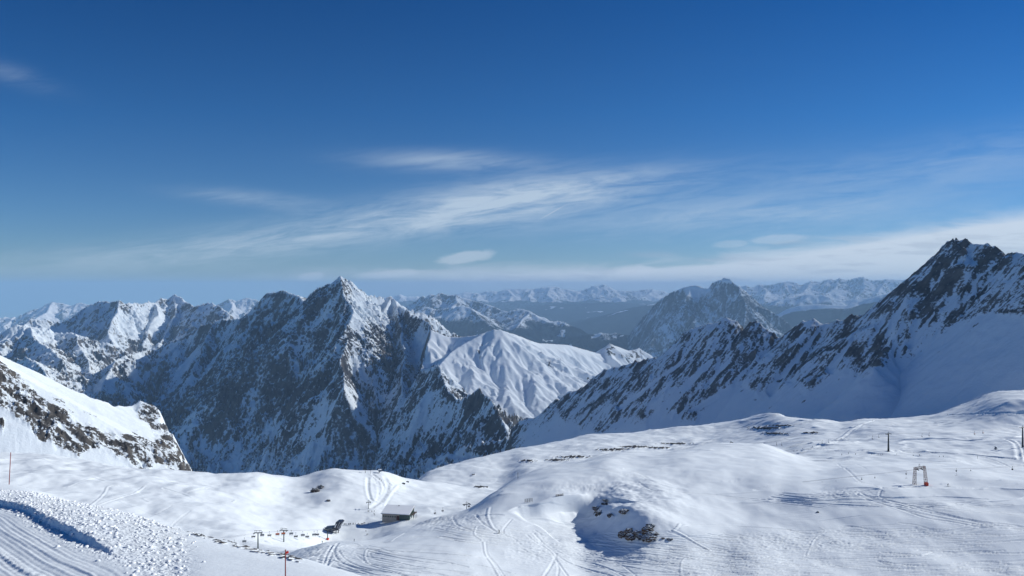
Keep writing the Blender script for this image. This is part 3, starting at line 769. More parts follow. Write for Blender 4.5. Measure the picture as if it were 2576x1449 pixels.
# ------------------------------------------------------------------ mountains
def mountain(name, label, px0, px1, step, depths, ridges, base, mat, amp=60, lam=260, gully=30, glam=120, warp=30,
             seed=1, thr=.74, wid=.10, zones=None, post=None, crest=40, snowline=None, cat='mountain', jag=8, kind='structure', forest=None, fine=.35, patch=None, cut=None, er=None, rw=(.5, .5), vamp=.55):
    patch = patch or lam * .8
    X, Y = frustum(px0, px1, step, depths)
    wx = X + warp * fbm(X / (lam * 1.3), Y / (lam * 1.3), 3, seed=seed + 100)
    wy = Y + warp * fbm(X / (lam * 1.3), Y / (lam * 1.3), 3, seed=seed + 130)
    Z, T, D, SD = ridge_field(wx, wy, ridges)
    k = D / (D + crest)
    if gully:
        g = ridged(T / glam + fbm(D / 200, T / 200, 2, seed=seed + 7) * .5, D / (glam * 5.0), 3, seed=seed + 11)
        Z = Z + k * gully * (g - .35) * np.clip(D / 250, .25, 1)
    n = ridged(X / lam, Y / lam, 6, .52, seed=seed)
    n2 = fbm(X / (lam * fine * .5), Y / (lam * fine * .5), 4, .55, seed=seed + 20)
    Z = Z + k * amp * (n - .38) + (k * amp * .28 + (1 - k) * jag * .3) * n2
    # toothed crest
    Z = Z + (1 - k) * jag * (ridged(T / 45, D / 60, 3, seed=seed + 40) - .3)
    if cut is not None:
        Z = Z - cut(X, Y)
    Z = np.maximum(Z, base + 40 * fbm(X / 900, Y / 900, 3, seed=seed + 3))
    fine_h = np.zeros_like(Z)
    if er:
        dz, fine_h = erode(X, Y, Z, seed=seed, weight=np.clip(k * 1.15 - .05, .03, 1), **er)
        Z = Z + dz - .75 * er['amp'] * k * np.clip(1 - D / 500, 0, 1)
    px, py = proj(X, Y, Z)
    rock = None
    if post:
        Z, rock = post(X, Y, Z, px, py, T, D, SD)
    nx, ny, nz = grid_normal(X, Y, Z)
    if rock is None:
        v = fbm(X / patch, Y / patch, 5, .62, seed=seed + 55)
        rock = np.clip(.5 + (thr - nz) / (2 * wid) * rw[0] + fine_h * rw[1] * .5 + v * vamp, 0, 1)
        if zones is not None:
            rock = zones(rock, px, py, X, Y, Z, nz, T, D)
    attrs = {'rock': rock}
    if forest is not None:
        attrs['forest'] = forest(X, Y, Z, px, py, nz)
    o = grid_obj(name, X, Y, Z, mat, attrs)
    tag(o, label, cat, kind=kind)
    return o

# --- the big dark wall and its summit pyramid
H = [
 ridge([(470,842,6800),(500,822,6700),(545,806,6600),(600,800,6500),(644,778,6450),(659,756,6350),(676,737,6250),(694,736,6150),(715,729.5,6050),(731,737,5950),(749,746,5850),(766,756,5780),(779,741,5680),(799,726,5560),(819,713,5450),(833,716,5380),(844,704,5300),(856.5,694,5200),(874,706,5220),(894,723,5250),(921,738,5290),(939,743,5320),(954,747,5350),(966,751,5370),(979,747,5380),(994,756,5350),(1004,771,5270),(1026,781,5140),(1034,791,5080),(1069,808,4880),(1078,813,4830),(1082,830,4780),(1094,834,4740)], .75, 1.35, 3600),
 ridge([(994,756,5350),(1006,800,5090),(1013,822,4970),(1005,850,4820),(1008,880,4680),(1018,900,4580),(1010,940,4410),(1012,978,4240)], .75, 1.35, 3600),
 ridge([(1060,930,4300),(1085,923,4180),(1104,918,4080),(1115,934,3990),(1128,980,3850),(1148,1004,3760),(1170,998,3690),(1196,975,3620),(1206,993,3540),(1226,1005,3450),(1241,1026,3380),(1266,1061,3260),(1284,1098,3150),(1300,1180,3000)], .75, 1.4, 3600),
 ridge([(981,748,5378),(968,772,5230),(946,808,5020),(922,812,4920),(899,834,4770),(880,848,4660),(866,900,4430),(870,980,4130)], 1.3, 1.35, 3600),
 ridge([(856.5,694,5200),(858,720,5080),(862,745,4980),(880,776,4880),(876,811,4760),(868,834,4680)], .8, 1.4, 3600),
 ridge([(829,716,5360),(812,757,5230),(804,790,5120),(808,830,4990),(818,858,4890)], .95, 1.4, 3600),
 ridge([(694,736,6150),(690,800,5850),(680,870,5500),(690,960,5100),(720,1060,4650)], .85, 1.3, 3600),
 ridge([(600,800,6500),(585,850,6250),(590,905,6000),(560,960,5700),(580,1060,5200)], .9, 1.3, 3600),
 ridge([(545,806,6600),(520,845,6400),(512,880,6250),(480,930,6000)], .9, 1.3, 3600),
 ridge([(820,860,4880),(835,900,4700),(812,960,4480),(830,1040,4200)], .75, 1.3, 3600),
 ridge([(470,842,6800),(425,861,6850),(372,878,6750),(328,890,6500),(295,905,6250),(268,935,6000),(255,1000,5650),(252,1080,5350)], .62, .9, 3000),
 ridge([(1284,1098,3150),(1180,1120,3180),(1060,1160,3250),(950,1200,3350)], .6, .75, 2000),
]
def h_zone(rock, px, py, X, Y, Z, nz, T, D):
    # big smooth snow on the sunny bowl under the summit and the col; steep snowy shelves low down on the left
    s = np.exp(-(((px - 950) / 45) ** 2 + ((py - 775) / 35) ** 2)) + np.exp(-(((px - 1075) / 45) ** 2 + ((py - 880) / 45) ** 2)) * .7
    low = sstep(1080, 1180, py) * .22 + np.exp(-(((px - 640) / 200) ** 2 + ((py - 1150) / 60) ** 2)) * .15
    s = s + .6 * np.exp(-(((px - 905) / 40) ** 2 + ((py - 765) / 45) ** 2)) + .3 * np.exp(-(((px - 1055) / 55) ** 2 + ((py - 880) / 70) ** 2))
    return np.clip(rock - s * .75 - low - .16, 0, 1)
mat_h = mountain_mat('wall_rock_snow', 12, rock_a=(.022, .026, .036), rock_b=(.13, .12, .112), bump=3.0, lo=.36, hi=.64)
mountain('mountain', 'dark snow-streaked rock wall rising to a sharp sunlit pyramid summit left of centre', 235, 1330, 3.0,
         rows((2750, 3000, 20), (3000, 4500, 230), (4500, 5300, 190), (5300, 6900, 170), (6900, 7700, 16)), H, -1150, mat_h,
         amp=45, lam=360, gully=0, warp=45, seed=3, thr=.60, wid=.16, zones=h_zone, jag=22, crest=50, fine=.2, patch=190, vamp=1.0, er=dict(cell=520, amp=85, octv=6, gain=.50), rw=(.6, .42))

# --- fluted snow peak on the right shoulder
S_ = [
 ridge([(1060,800,4640),(1082,830,4600),(1100,838,4600),(1131.5,848,4620),(1159,848,4600),(1179,845,4570),(1201,843,4540),(1225,834,4510),(1244,828,4490),(1262,831,4490),(1288,839,4530),(1308,846,4605),(1338,858,4725),(1358,864,4800),(1388,865,4920),(1428,868,5070),(1463,877,5205),(1490,885,5310),(1513,891,5400),(1522,878,5437),(1533,864,5482),(1545,869,5520),(1560,874,5565),(1580,882,5625),(1597,880,5677),(1608,875,5707),(1623,888,5752),(1640,904,5805),(1700,940,5955)], .9, .74, 1900),
 ridge([(1225,834,4510),(1175,860,4400),(1150,876,4330),(1137,885,4290),(1112,910,4170),(1095,935,4080)], .62, .85, 1500),
 ridge([(1246,829,4490),(1236,866,4390),(1226,894,4320),(1211,918,4250),(1184,947,4140),(1164,974,4040),(1149,1003,3930),(1130,1060,3700)], .62, .85, 1500),
 ridge([(1272,834,4500),(1268,858,4440),(1259,885,4370),(1246,918,4280),(1214,947,4150),(1193,974,4040),(1210,1000,3930),(1240,1040,3800),(1270,1085,3600)], .60, .85, 1500),
 ridge([(1545,869,5520),(1530,880,5400),(1540,900,5265),(1560,915,5145)], .9, .9, 1500),
 ridge([(1608,875,5707),(1590,893,5580),(1600,905,5490)], .9, .9, 1500),
]
def s_post(X, Y, Z, px, py, T, D, SD):
    w = sstep(10, 120, D) * (1 - .75 * sstep(650, 1000, D))
    dz, fh = erode(X, Y, Z, 170, 24, 3, .5, 1.9, .8, seed=9, weight=w)
    Z = Z + dz
    nx, ny, nz = grid_normal(X, Y, Z)
    rock = sstep(.50, .36, nz + .2 * fbm(X / 60, Y / 60, 3, seed=77))
    for (a, b, rx, ry, k) in ((1536,882,16,16,.9), (1600,893,26,14,.8), (1570,898,24,10,.6), (1075,825,14,20,.9), (1330,858,12,8,.55)):
        z = np.exp(-(((px - a) / rx) ** 2 + ((py - b) / ry) ** 2))
        rock = np.maximum(rock, z * k * sstep(-.15, .2, fbm(X / 45, Y / 45, 3, seed=78) + .1))
    return Z, np.clip(rock, 0, 1)
def s_cut(X, Y):
    # west of the col and of the ribs the dark wall takes over
    lx = np.interp(Y, [3300, 3750, 3900, 4080, 4300, 4600, 4700, 5500], [-60, -285, -330, -420, -530, -505, -520, -520])
    return 4.0 * np.maximum(0, lx - X)
mat_s = mountain_mat('fluted_snow', 18, snow=(.81, .86, .90), bump=1.2)
mountain('mountain', 'smooth fluted white snow peak in full sun behind the dark wall', 1010, 1720, 2.6,
         rows((3300, 3600, 20), (3600, 4400, 170), (4400, 5900, 230), (5900, 6500, 12)), S_, -1100, mat_s,
         amp=8, lam=420, gully=0, warp=10, seed=21, post=s_post, jag=4, crest=60, cut=s_cut)

# --- slabby grey ridge on the right
RS = [
 ridge([(1240,1150,3000),(1286,1097,2960),(1312,1057,2930),(1327,1047,2910),(1360,1051,2870),(1375,1043,2850),(1389,1034,2830),(1392,1011,2825),(1411,1001,2800),(1435,983,2770),(1470,974,2730),(1507,953,2680),(1510,936,2676),(1542,924,2640),(1583,912,2590),(1640,903,2520),(1667,902,2490),(1679,888,2476),(1696,885,2455),(1703,870,2450),(1718,841,2435),(1750,823,2400),(1778,818,2375),(1808,806,2340),(1830,798,2315),(1846,803,2300),(1876,831,2270),(1888,816,2255),(1900,808,2240),(1932,827,2205),(1957,846,2180),(1992,845,2140),(2004,818,2130),(2020,807,2110),(2047,799,2085),(2082,816,2050),(2095,816,2035),(2117,805,2010),(2142,796,1985),(2172,801,1950),(2194,805,1930),(2203,824,1922),(2210,800,1915),(2222,782,1905),(2252,747,1875),(2287,712,1840),(2322,680,1805),(2362,637,1765),(2380,620,1748),(2404,604,1725),(2432,607,1700),(2464,615,1670),(2490,620,1645),(2517,625,1620),(2522,639,1615),(2532,634,1605),(2552,632,1585),(2576,632,1565),(2640,605,1500),(2740,570,1420),(2860,540,1340)], 1.2, .98, 3200),  # past the right edge the unseen crest is raised to keep the bowl shadowed
 ridge([(2325,745,1800),(2310,757,1770),(2285,790,1720),(2262,830,1660),(2235,875,1590),(2200,930,1500)], .75, .95, 6000),
 ridge([(2404,604,1725),(2416,622,1690),(2428,642,1655)], .7, 1.1, 6000),
]
SA = math.radians(46)
def r_post(X, Y, Z, px, py, T, D, SD):
    # beds dip from upper right to lower left in this face
    s = -X * math.sin(SA) + Z * math.cos(SA)
    along = X * math.cos(SA) + Z * math.sin(SA)
    s = s + 12 * fbm(along / 260, s / 90, 3, seed=14)
    led = fbm(s / 26, along / 300, 4, .6, seed=15)
    led2 = ridged(s / 13, along / 140, 3, .55, seed=16)
    base = interp([(1240,1150),(1286,1150),(1340,1095),(1420,1045),(1470,1070),(1500,1085),(1560,1060),(1620,1062),(1680,1035),(1740,1045),(1800,1000),(1850,960),(1900,975),(1960,985),(2000,965),(2040,985),(2080,945),(2120,935),(2160,945),(2200,930),(2260,912),(2300,880),(2340,850),(2380,828),(2440,805),(2500,792),(2576,795),(2700,790)], px.ravel()).reshape(px.shape)
    v = fbm(along / 90, s / 40, 4, .6, seed=18)
    r = sstep(24, -16, py - base + v * 46)
    gap = np.zeros_like(r)
    for (x0, y0, x1, y1, w0, w1) in ((1640,1062,1790,905,15,6), (1560,1030,1720,905,7,4), (1740,1035,1800,1000,6,10), (1940,985,2060,830,13,4), (2090,930,2150,850,10,4), (2290,870,2350,790,10,3)):
        dx, dy = x1 - x0, y1 - y0; t = np.clip(((px - x0) * dx + (py - y0) * dy) / (dx*dx + dy*dy), 0, 1)
        dd = np.hypot(px - x0 - t * dx, py - y0 - t * dy)
        gap = np.maximum(gap, sstep(1.3, .5, dd / (w0 + (w1 - w0) * t) + .5 * v))
    r = r * (1 - gap)
    k = D / (D + 25)
    Z = Z + r * k * (led * 11 + (led2 - .4) * 8 + 5) - (gap * 4)
    Z = Z + (1 - r) * 2.0 * fbm(X / 120, Y / 120, 3, seed=19)
    nx, ny, nz = grid_normal(X, Y, Z)
    streak = fbm(s / 8, along / 60, 4, .62, seed=23) * .7 + fbm(s / 24, along / 160, 3, .6, seed=24) * .6
    dz, fh = erode(X, Y, Z, 60, 4.5, 3, .55, 1.9, .8, seed=5, weight=k)
    Z = Z + dz * (.25 + .75 * r)
    nx, ny, nz = grid_normal(X, Y, Z)
    rock = r * np.clip(.50 + 1.0 * streak + (.70 - nz) * 1.3 + fh * .22, 0, 1)
    # scattered stones in the snow below
    stones = sstep(.42, .5, fbm(X / 22, Y / 22, 3, seed=29)) * sstep(90, 10, py - base) * .8
    return Z, np.clip(np.maximum(rock, stones * (1 - r)), 0, 1)
mat_r = mountain_mat('slab_rock_snow', 6, rock_a=(.06, .063, .07), rock_b=(.19, .178, .17), bump=1.6, lo=.36, hi=.66)
mountain('mountain', 'grey slabby rock ridge in shade climbing to a blunt summit at the right', 1225, 2700, 3.0,
         rows((1120, 1300, 30), (1300, 1900, 260), (1900, 2500, 190), (2500, 3000, 90), (3000, 3400, 12)), RS, -760, mat_r,
         amp=7, lam=150, gully=0, warp=6, seed=41, post=r_post, jag=16, crest=18, cut=lambda X, Y: 4.0 * np.maximum(0, -X - 4 + 0 * Y))

# --- rocky snow shoulder at the left edge
LS = [
 ridge([(-260,770,620),(-130,830,680),(0,905,760),(30,928,790),(60,945,820),(120,965,870),(200,990,940),(250,1008,980),(290,1022,1010),(325,1024,1040),(338,1014,1050),(352,1009,1055),(376,1015,1060),(390,1028,1055),(400,1045,1050),(420,1090,1030),(438,1115,1020),(456,1130,1010),(468,1160,1000),(486,1195,985),(520,1250,960)], 1.3, .60, 3000, 1.37),
 ridge([(-260,900,560),(-60,1000,620),(0,1022,660),(60,1058,700),(130,1098,750),(200,1120,800),(270,1140,850),(340,1160,890)], .40, .9, 3600, 1.37),
]
def l_post(X, Y, Z, px, py, T, D, SD):
    SB = math.radians(-33)
    s = -(X) * math.sin(SB) + Z * math.cos(SB) + .25 * Y
    al = X * math.cos(SB) + Z * math.sin(SB)
    led = fbm(s / 9, al / 70, 4, .6, seed=5)
    top = interp([(-260,830),(0,935),(60,985),(120,1020),(170,1050),(230,1075),(300,1095),(350,1105),(400,1120),(440,1140),(490,1190)], px.ravel()).reshape(px.shape)
    bot = interp([(-260,900),(0,1022),(60,1060),(100,1105),(150,1128),(200,1142),(240,1128),(300,1148),(360,1182),(400,1168),(440,1185),(490,1215)], px.ravel()).reshape(px.shape)
    v = fbm(al / 30, s / 14, 4, .6, seed=8)
    band = sstep(-14, 8, py - top + v * 26) * sstep(10, -6, py - bot + v * 16)
    band2 = sstep(-8, 6, py - np.interp(px, [0, 60, 130, 200], [905, 960, 1015, 1050]) + v * 14) * sstep(14, 4, py - np.interp(px, [0, 60, 130, 200], [925, 985, 1030, 1060])) * (px < 170)
    knob = np.exp(-(((px - 372) / 34) ** 2 + ((py - 1040) / 28) ** 2))
    endr = in_poly(px, py, [(392,1030),(425,1080),(450,1130),(500,1215),(455,1215),(430,1165),(395,1120),(372,1060)]) * sstep(-.25, .15, v)
    low = np.exp(-(((px - 0) / 14) ** 2 + ((py - 1066) / 22) ** 2))
    r = np.clip(np.maximum(np.maximum(np.maximum(band, endr), band2), np.maximum(sstep(.35, .6, knob + v * .3), sstep(.4, .6, low + v * .2))), 0, 1)
    k = D / (D + 8)
    Z = Z + k * r * (led * 5 + 3 * ridged(X / 16, Y / 16, 3, seed=10)) + (1 - r) * 1.2 * fbm(X / 40, Y / 40, 3, seed=12)
    streak = fbm(s / 3.0, al / 16, 4, .65, seed=13) + .5 * fbm(s / 9, al / 40, 3, .6, seed=16)
    dz, fh = erode(X, Y, Z, 22, 2.6, 3, .55, 1.9, .8, seed=6, weight=k * np.clip(r, .06, 1))
    Z = Z + dz
    nx, ny, nz = grid_normal(X, Y, Z)
    r = r * (1 - .0 * nz)
    streak = streak + (.62 - nz) * .8 + fh * .12
    sp = sstep(.22, .36, fbm(s / 4, al / 22, 4, .55, seed=17)) * sstep(-60, 40, py - top + 30) * (py < bot)
    return Z, np.clip(np.maximum(r * (.70 + 1.0 * streak), sp * .75), 0, 1)
mat_l = mountain_mat('shoulder_rock_snow', 2.6, rock_a=(.038, .038, .042), rock_b=(.155, .143, .128), bump=.9, lo=.40, hi=.60)
mountain('mountain', 'sunlit snow shoulder with a slanting band of brown-grey rock at the left edge', -130, 560, 2.3,
         rows((650, 770, 20), (770, 1470, 300), (1470, 1780, 14)), LS, -520, mat_l,
         amp=2, lam=70, gully=0, warp=3, seed=61, post=l_post, jag=5, crest=10, cut=lambda X, Y: 1.5 * np.maximum(0, X - np.interp(Y / 1.37, [400, 600, 800, 950, 1055, 1200], [-175, -268, -368, -448, -503, -560]) * 1.37))

# --- jagged group behind, upper left
G2 = [
 ridge([(180,800,9700),(215,771,9600),(230,764.5,9500),(252,757,9350),(270,759.5,9220),(287,758,9090),(299,754.5,9000),(310,762,9080),(350,762,9320),(375,758,9470),(390,759.5,9560),(407,748,9660),(422,753,9720),(436,741,9780),(450,744.5,9700),(462,758,9600),(482,769.5,9450),(500,769.5,9300),(515,763,9200),(535,762,9050),(552,772,8950),(580,790,8800)], .9, 1.0, 4000),
 ridge([(299,754.5,9000),(292,785,8750),(280,812,8500),(272,835,8330),(280,862,8130),(292,900,7850),(295,940,7600)], .75, 1.2, 4000),
 ridge([(390,759.5,9560),(394,790,9200),(374,830,8780),(362,868,8420)], .85, 1.05, 4000),
 ridge([(436,741,9780),(440,785,9400),(425,830,8950),(400,868,8500)], .85, 1.1, 4000),
 ridge([(215,771,9600),(180,800,9300),(150,812,9200),(110,805,9150),(80,800,9100)], .8, .9, 3000),
 ridge([(-130,840,7300),(-40,850,7280),(0,842,7270),(25,821,7300),(45,816,7350),(67,818,7400),(95,823,7460),(125,826,7510),(140,834,7520),(165,838,7500),(185,837,7460),(197,858,7220),(207,884,6930),(218,903,6720),(232,938,6420),(250,985,6050)], .55, .62, 2600),
 ridge([(67,818,7400),(87,852,7060),(110,862,6900),(135,880,6700),(160,902,6500),(172,935,6250),(182,965,6020),(190,1010,5780)], .6, .8, 2600),
 ridge([(-60,905,6400),(20,905,6200),(60,900,6050),(95,915,5900),(120,950,5650),(140,985,5450),(160,1030,5200)], .5, .8, 2600),
]
def g2_zone(rock, px, py, X, Y, Z, nz, T, D):
    s = np.exp(-(((px - 150) / 40) ** 2 + ((py - 840) / 18) ** 2)) + np.exp(-(((px - 60) / 60) ** 2 + ((py - 830) / 16) ** 2)) * .8
    s = s + np.exp(-(((px - 330) / 60) ** 2 + ((py - 800) / 40) ** 2)) * .22
    s = s + .55 * np.exp(-(((px - 370) / 70) ** 2 + ((py - 800) / 45) ** 2))
    return np.clip(rock - s * .8 - .05, 0, 1)
mat_g = mountain_mat('far_rock_snow', 20, lo=.36, hi=.64, rock_a=(.055, .056, .062), rock_b=(.18, .16, .14), bump=6.0)
mountain('mountain', 'jagged row of snowy peaks and cliffs at the upper left', -130, 640, 3.0,
         rows((4900, 5300, 16), (5300, 7700, 230), (7700, 9800, 200), (9800, 10800, 12)), G2, -1150, mat_g,
         amp=60, lam=430, gully=0, warp=50, seed=71, thr=.60, wid=.14, zones=g2_zone, jag=26, crest=60, patch=260, vamp=.9, er=dict(cell=420, amp=70, octv=5, gain=.52), rw=(.55, .4))
# --- broad shaded double summit right of the valley
MU = [
 ridge([(1500,960,14900),(1555,871,14700),(1583,836,14500),(1608,806,14350),(1633,778,14200),(1663,751,14050),(1678,743,13980),(1693,733,13900),(1713,724.5,13800),(1738,717,13700),(1758,716.5,13620),(1775,724,13550),(1789,724,13480),(1793,712,13440),(1810,706,13360),(1825,699,13300),(1842,700,13240),(1848,711,13200),(1863,718,13150),(1870,731,13100),(1893,761,13000),(1920,772,12900),(1932,776,12850),(1957,792,12750),(1982,812,12650),(1997,826,12600),(2030,870,12500)], 1.2, 1.45, 9000),
 ridge([(1789,724,13480),(1775,760,13150),(1750,800,12800),(1710,850,12400),(1690,900,12000)], .8, 1.3, 8000),
 ridge([(1738,717,13700),(1715,760,13300),(1680,810,12900),(1640,860,12500)], .85, 1.3, 8000),
 ridge([(1863,718,13150),(1880,760,12800),(1870,810,12400),(1850,860,12000)], .9, 1.25, 8000),
]
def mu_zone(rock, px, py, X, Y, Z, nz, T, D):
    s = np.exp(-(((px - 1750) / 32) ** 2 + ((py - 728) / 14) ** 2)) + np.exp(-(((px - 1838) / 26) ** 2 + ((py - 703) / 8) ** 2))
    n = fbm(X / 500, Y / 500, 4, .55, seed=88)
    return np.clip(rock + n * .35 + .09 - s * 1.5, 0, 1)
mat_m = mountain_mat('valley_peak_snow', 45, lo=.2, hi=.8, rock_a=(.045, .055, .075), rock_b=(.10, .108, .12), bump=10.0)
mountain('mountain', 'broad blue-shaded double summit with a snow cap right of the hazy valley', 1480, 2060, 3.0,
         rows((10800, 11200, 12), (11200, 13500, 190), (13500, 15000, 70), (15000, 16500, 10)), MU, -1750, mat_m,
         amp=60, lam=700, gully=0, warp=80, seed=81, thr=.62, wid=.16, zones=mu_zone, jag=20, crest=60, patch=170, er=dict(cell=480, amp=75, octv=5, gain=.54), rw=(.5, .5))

def treeline(lo, hi, seed, clear=.33):
    def f(X, Y, Z, px, py, nz):
        n = fbm(X / 900, Y / 900, 4, seed=seed)
        a = sstep(hi, lo, Z + n * 260)
        c = sstep(clear, clear + .1, fbm(X / 700, Y / 420, 4, .6, seed=seed + 5))
        return a * (1 - c * .9)
    return f
FOR = (.011, .018, .022)
# --- rocky peaks and forested hills in the middle distance
MD = [
 ridge([(960,800,21500),(1000,790,21000),(1040,760,20600),(1058,750,20500),(1066,743,20400),(1075,747,20400),(1084,739.5,20300),(1098,742,20250),(1109,734.5,20200),(1126,742,20100),(1146,741,20000),(1160,748,19900),(1176,753,19800),(1195,757,19700),(1219,763,19500),(1238,770,19300),(1256,778,19100),(1275,784,18900),(1288,788,18700)], .9, .7, 9000),
 ridge([(1146,741,20000),(1150,760,19400),(1120,790,18600),(1080,820,17800)], .6, .7, 9000),
 ridge([(1034,791,18400),(1060,778,18300),(1074,771,18250),(1100,778,18100),(1130,774,18000),(1164,768,17900),(1185,775,17700),(1200,790,17300),(1220,810,16800),(1240,830,16300)], .6, .62, 9000),
 ridge([(1256,786,18300),(1288,781,18200),(1308,777,18100),(1322,779,18000),(1335,783,17900),(1350,793,17700),(1363,801,17500),(1383,811,17200),(1400,806,17300),(1415,810,17200),(1440,822,17000),(1463,833,16900),(1480,842,16800),(1520,865,16500)], .6, .55, 9000),
 ridge([(1335,783,17900),(1310,810,17000),(1290,840,16200)], .55, .55, 9000),
 ridge([(1388,866,15300),(1420,852,15000),(1440,846,14900),(1463,843,14800),(1490,840,14700),(1513,837,14650),(1550,837,14600),(1575,841,14500),(1620,850,14300)], .32, .36, 9000),
]
mat_md = mountain_mat('forest_hill_snow', 45, forest=FOR, rock_a=(.06, .06, .066), rock_b=(.13, .12, .115), bump=8.0)
mountain('hill', 'dark forested hills and small rocky peaks beyond the fluted snow peak', 940, 1640, 3.0,
         rows((12500, 13500, 16), (13500, 18500, 120), (18500, 21500, 90), (21500, 23000, 8)), MD, -1900, mat_md,
         amp=80, lam=1000, gully=0, warp=120, seed=91, thr=.72, wid=.12, jag=18, crest=80, cat='hills', er=dict(cell=620, amp=80, octv=4, gain=.54), rw=(.5, .4),
         forest=treeline(-1150, -520, 95, .30))

# --- forested plateau in front of the right-hand range
PL = [
 ridge([(1900,840,23500),(1940,806,23200),(1962,790,23000),(1980,778,22900),(1994,772.5,22800),(2014,766.5,22700),(2057,765,22500),(2100,767,22300),(2132,767,22200),(2157,760,22000),(2180,753,21800),(2202,747,21700),(2244,735,21500),(2270,729,21400),(2340,735,21200),(2420,760,21000)], .5, .5, 9000, 0.82),
 ridge([(2157,760,22000),(2120,790,20800),(2080,815,19800)], .45, .5, 9000, 0.82),
]
def pl_forest(X, Y, Z, px, py, nz):
    n = fbm(X / 500, Y / 900, 4, .6, seed=33)
    ridge_y = interp([(1900,832),(1962,795),(2014,774),(2057,773),(2132,774),(2157,766),(2244,741),(2270,735),(2420,766)], px.ravel()).reshape(px.shape)
    return sstep(0, 10, py - ridge_y + n * 9) * (1 - .5 * sstep(.3, .45, n))
mountain('hill', 'low forested plateau with a snowy top before the right-hand range', 1890, 2440, 3.4,
         rows((14400, 15600, 14), (15600, 19200, 100), (19200, 20500, 8)), PL, -1900, mat_md,
         amp=90, lam=1100, gully=60, glam=500, warp=100, seed=131, thr=.70, jag=10, crest=90, cat='plateau', forest=pl_forest)

PM = [
 ridge([(1880,790,31500),(1932,762,31000),(1957,754,30800),(1987,750,30600),(2010,744,30400),(2029,739.5,30300),(2050,741,30200),(2072,742,30100),(2095,749,30000),(2117,755,29900),(2150,752,29700),(2185,748,29600),(2222,743,29400),(2262,733,29200),(2300,735,29000)], .5, .5, 9000, 0.8),
]
mountain('hill', 'band of wooded foothills below the right-hand snowy range', 1870, 2330, 3.6,
         rows((20800, 22000, 10), (22000, 25200, 70), (25200, 26400, 6)), PM, -1900, mat_md,
         amp=90, lam=1300, gully=0, warp=120, seed=141, thr=.70, jag=14, er=dict(cell=900, amp=110, octv=4, gain=.55), rw=(.5, .4), crest=90, cat='foothills', forest=treeline(-900, -250, 143, .35))

ST = [
 ridge([(1840,735,41500),(1862,716,41000),(1885,719,41000),(1910,716,40800),(1932,717.5,40700),(1960,712,40500),(1982,707.5,40400),(2000,711,40300),(2022,717.5,40200),(2042,706,40000),(2067,710,39900),(2079,704,39850),(2089.5,700,39800),(2104,705,39700),(2112,697,39650),(2121,702,39600),(2129,709,39500),(2140,704,39450),(2152,700,39400),(2169,697.5,39300),(2194,705,39200),(2215,704,39100),(2232,702.5,39000),(2269,705,38800),(2290,703,38700),(2330,710,38500)], 1.0, .62, 9000, 0.8),
 ridge([(2042,706,40000),(2030,725,39000),(2010,738,38000),(1985,748,36800)], .45, .55, 9000, 0.8),
 ridge([(2112,697,39650),(2105,722,38700),(2080,738,37600),(2070,748,36500)], .45, .55, 9000, 0.8),
 ridge([(2169,697.5,39300),(2180,722,38200),(2160,740,37000),(2150,750,36000)], .45, .55, 9000, 0.8),
 ridge([(1910,716,40800),(1930,735,39500),(1925,750,38000)], .45, .55, 9000, 0.8),
 ridge([(2232,702.5,39000),(2215,725,37800),(2205,740,36500)], .45, .55, 9000, 0.8),
]
mat_far = mountain_mat('distant_snow', 160, forest=FOR, rock_a=(.07, .07, .075), rock_b=(.13, .125, .12), snow=(.84, .86, .89), bump=25.0)
mountain('mountain_range', 'long distant range of snowy serrated peaks right of the double summit', 1830, 2345, 2.6,
         rows((27200, 28400, 8), (28400, 32700, 130), (32700, 34000, 6)), ST, -1700, mat_far,
         amp=150, lam=1200, gully=0, warp=150, seed=151, thr=.66, wid=.12, jag=70, crest=130, er=dict(cell=900, amp=130, octv=4, gain=.55), rw=(.5, .35), cat='mountain range', forest=treeline(-900, -450, 153, .4))

FR = [
 ridge([(900,750,62500),(979,743,62000),(1019,739.5,61500),(1060,744,61500),(1110,740,61300),(1140,742,61200),(1171,734.5,61000),(1206,738,61000),(1226,731,60800),(1250,733,60700),(1274,727,60500),(1308,726,60300),(1338,727,60200),(1365,724,60100),(1388,720,60000),(1403,722,60000),(1423,728,60000),(1448,731,60000),(1468,728,60000),(1493,720,60000),(1507,718,60000),(1520,715,60000),(1532,722,60000),(1545,730,60000),(1570,731,60000),(1600,731,60200),(1620,729,60300),(1645,726,60400),(1678,736,60500),(1740,740,60800)], .9, .55, 20000, 0.72),
 ridge([(1274,727,60500),(1290,745,58000),(1280,756,56000)], .4, .5, 20000, 0.72),
 ridge([(1388,720,60000),(1375,742,57500),(1390,753,55500)], .4, .5, 20000, 0.72),
 ridge([(1423,728,60000),(1470,742,58500),(1515,749,57000)], .4, .5, 20000, 0.72),
 ridge([(1206,738,61000),(1200,752,58500)], .4, .5, 20000, 0.72),
 ridge([(1545,730,60000),(1550,745,58000),(1565,752,56500)], .4, .5, 20000, 0.72),
 ridge([(1645,726,60400),(1620,745,58000),(1610,752,56500)], .4, .5, 20000, 0.72),
 ridge([(1338,727,60200),(1325,745,58000),(1335,754,56000)], .4, .5, 20000, 0.72),
]
def fr_forest(X, Y, Z, px, py, nz):
    n = fbm(X / 1700, Y / 2500, 4, .6, seed=133)
    return sstep(-2, 8, py - 755 + n * 14)
mountain('mountain_range', 'faint far-off snow range along the horizon above the hazy valley', 890, 1760, 2.6,
         rows((33800, 35300, 8), (35300, 44000, 130), (44000, 46000, 6)), FR, -1900, mat_far,
         amp=180, lam=1600, gully=0, warp=220, seed=161, thr=.66, wid=.12, jag=85, crest=180, er=dict(cell=1200, amp=170, octv=4, gain=.55), rw=(.5, .35), cat='mountain range', forest=fr_forest)

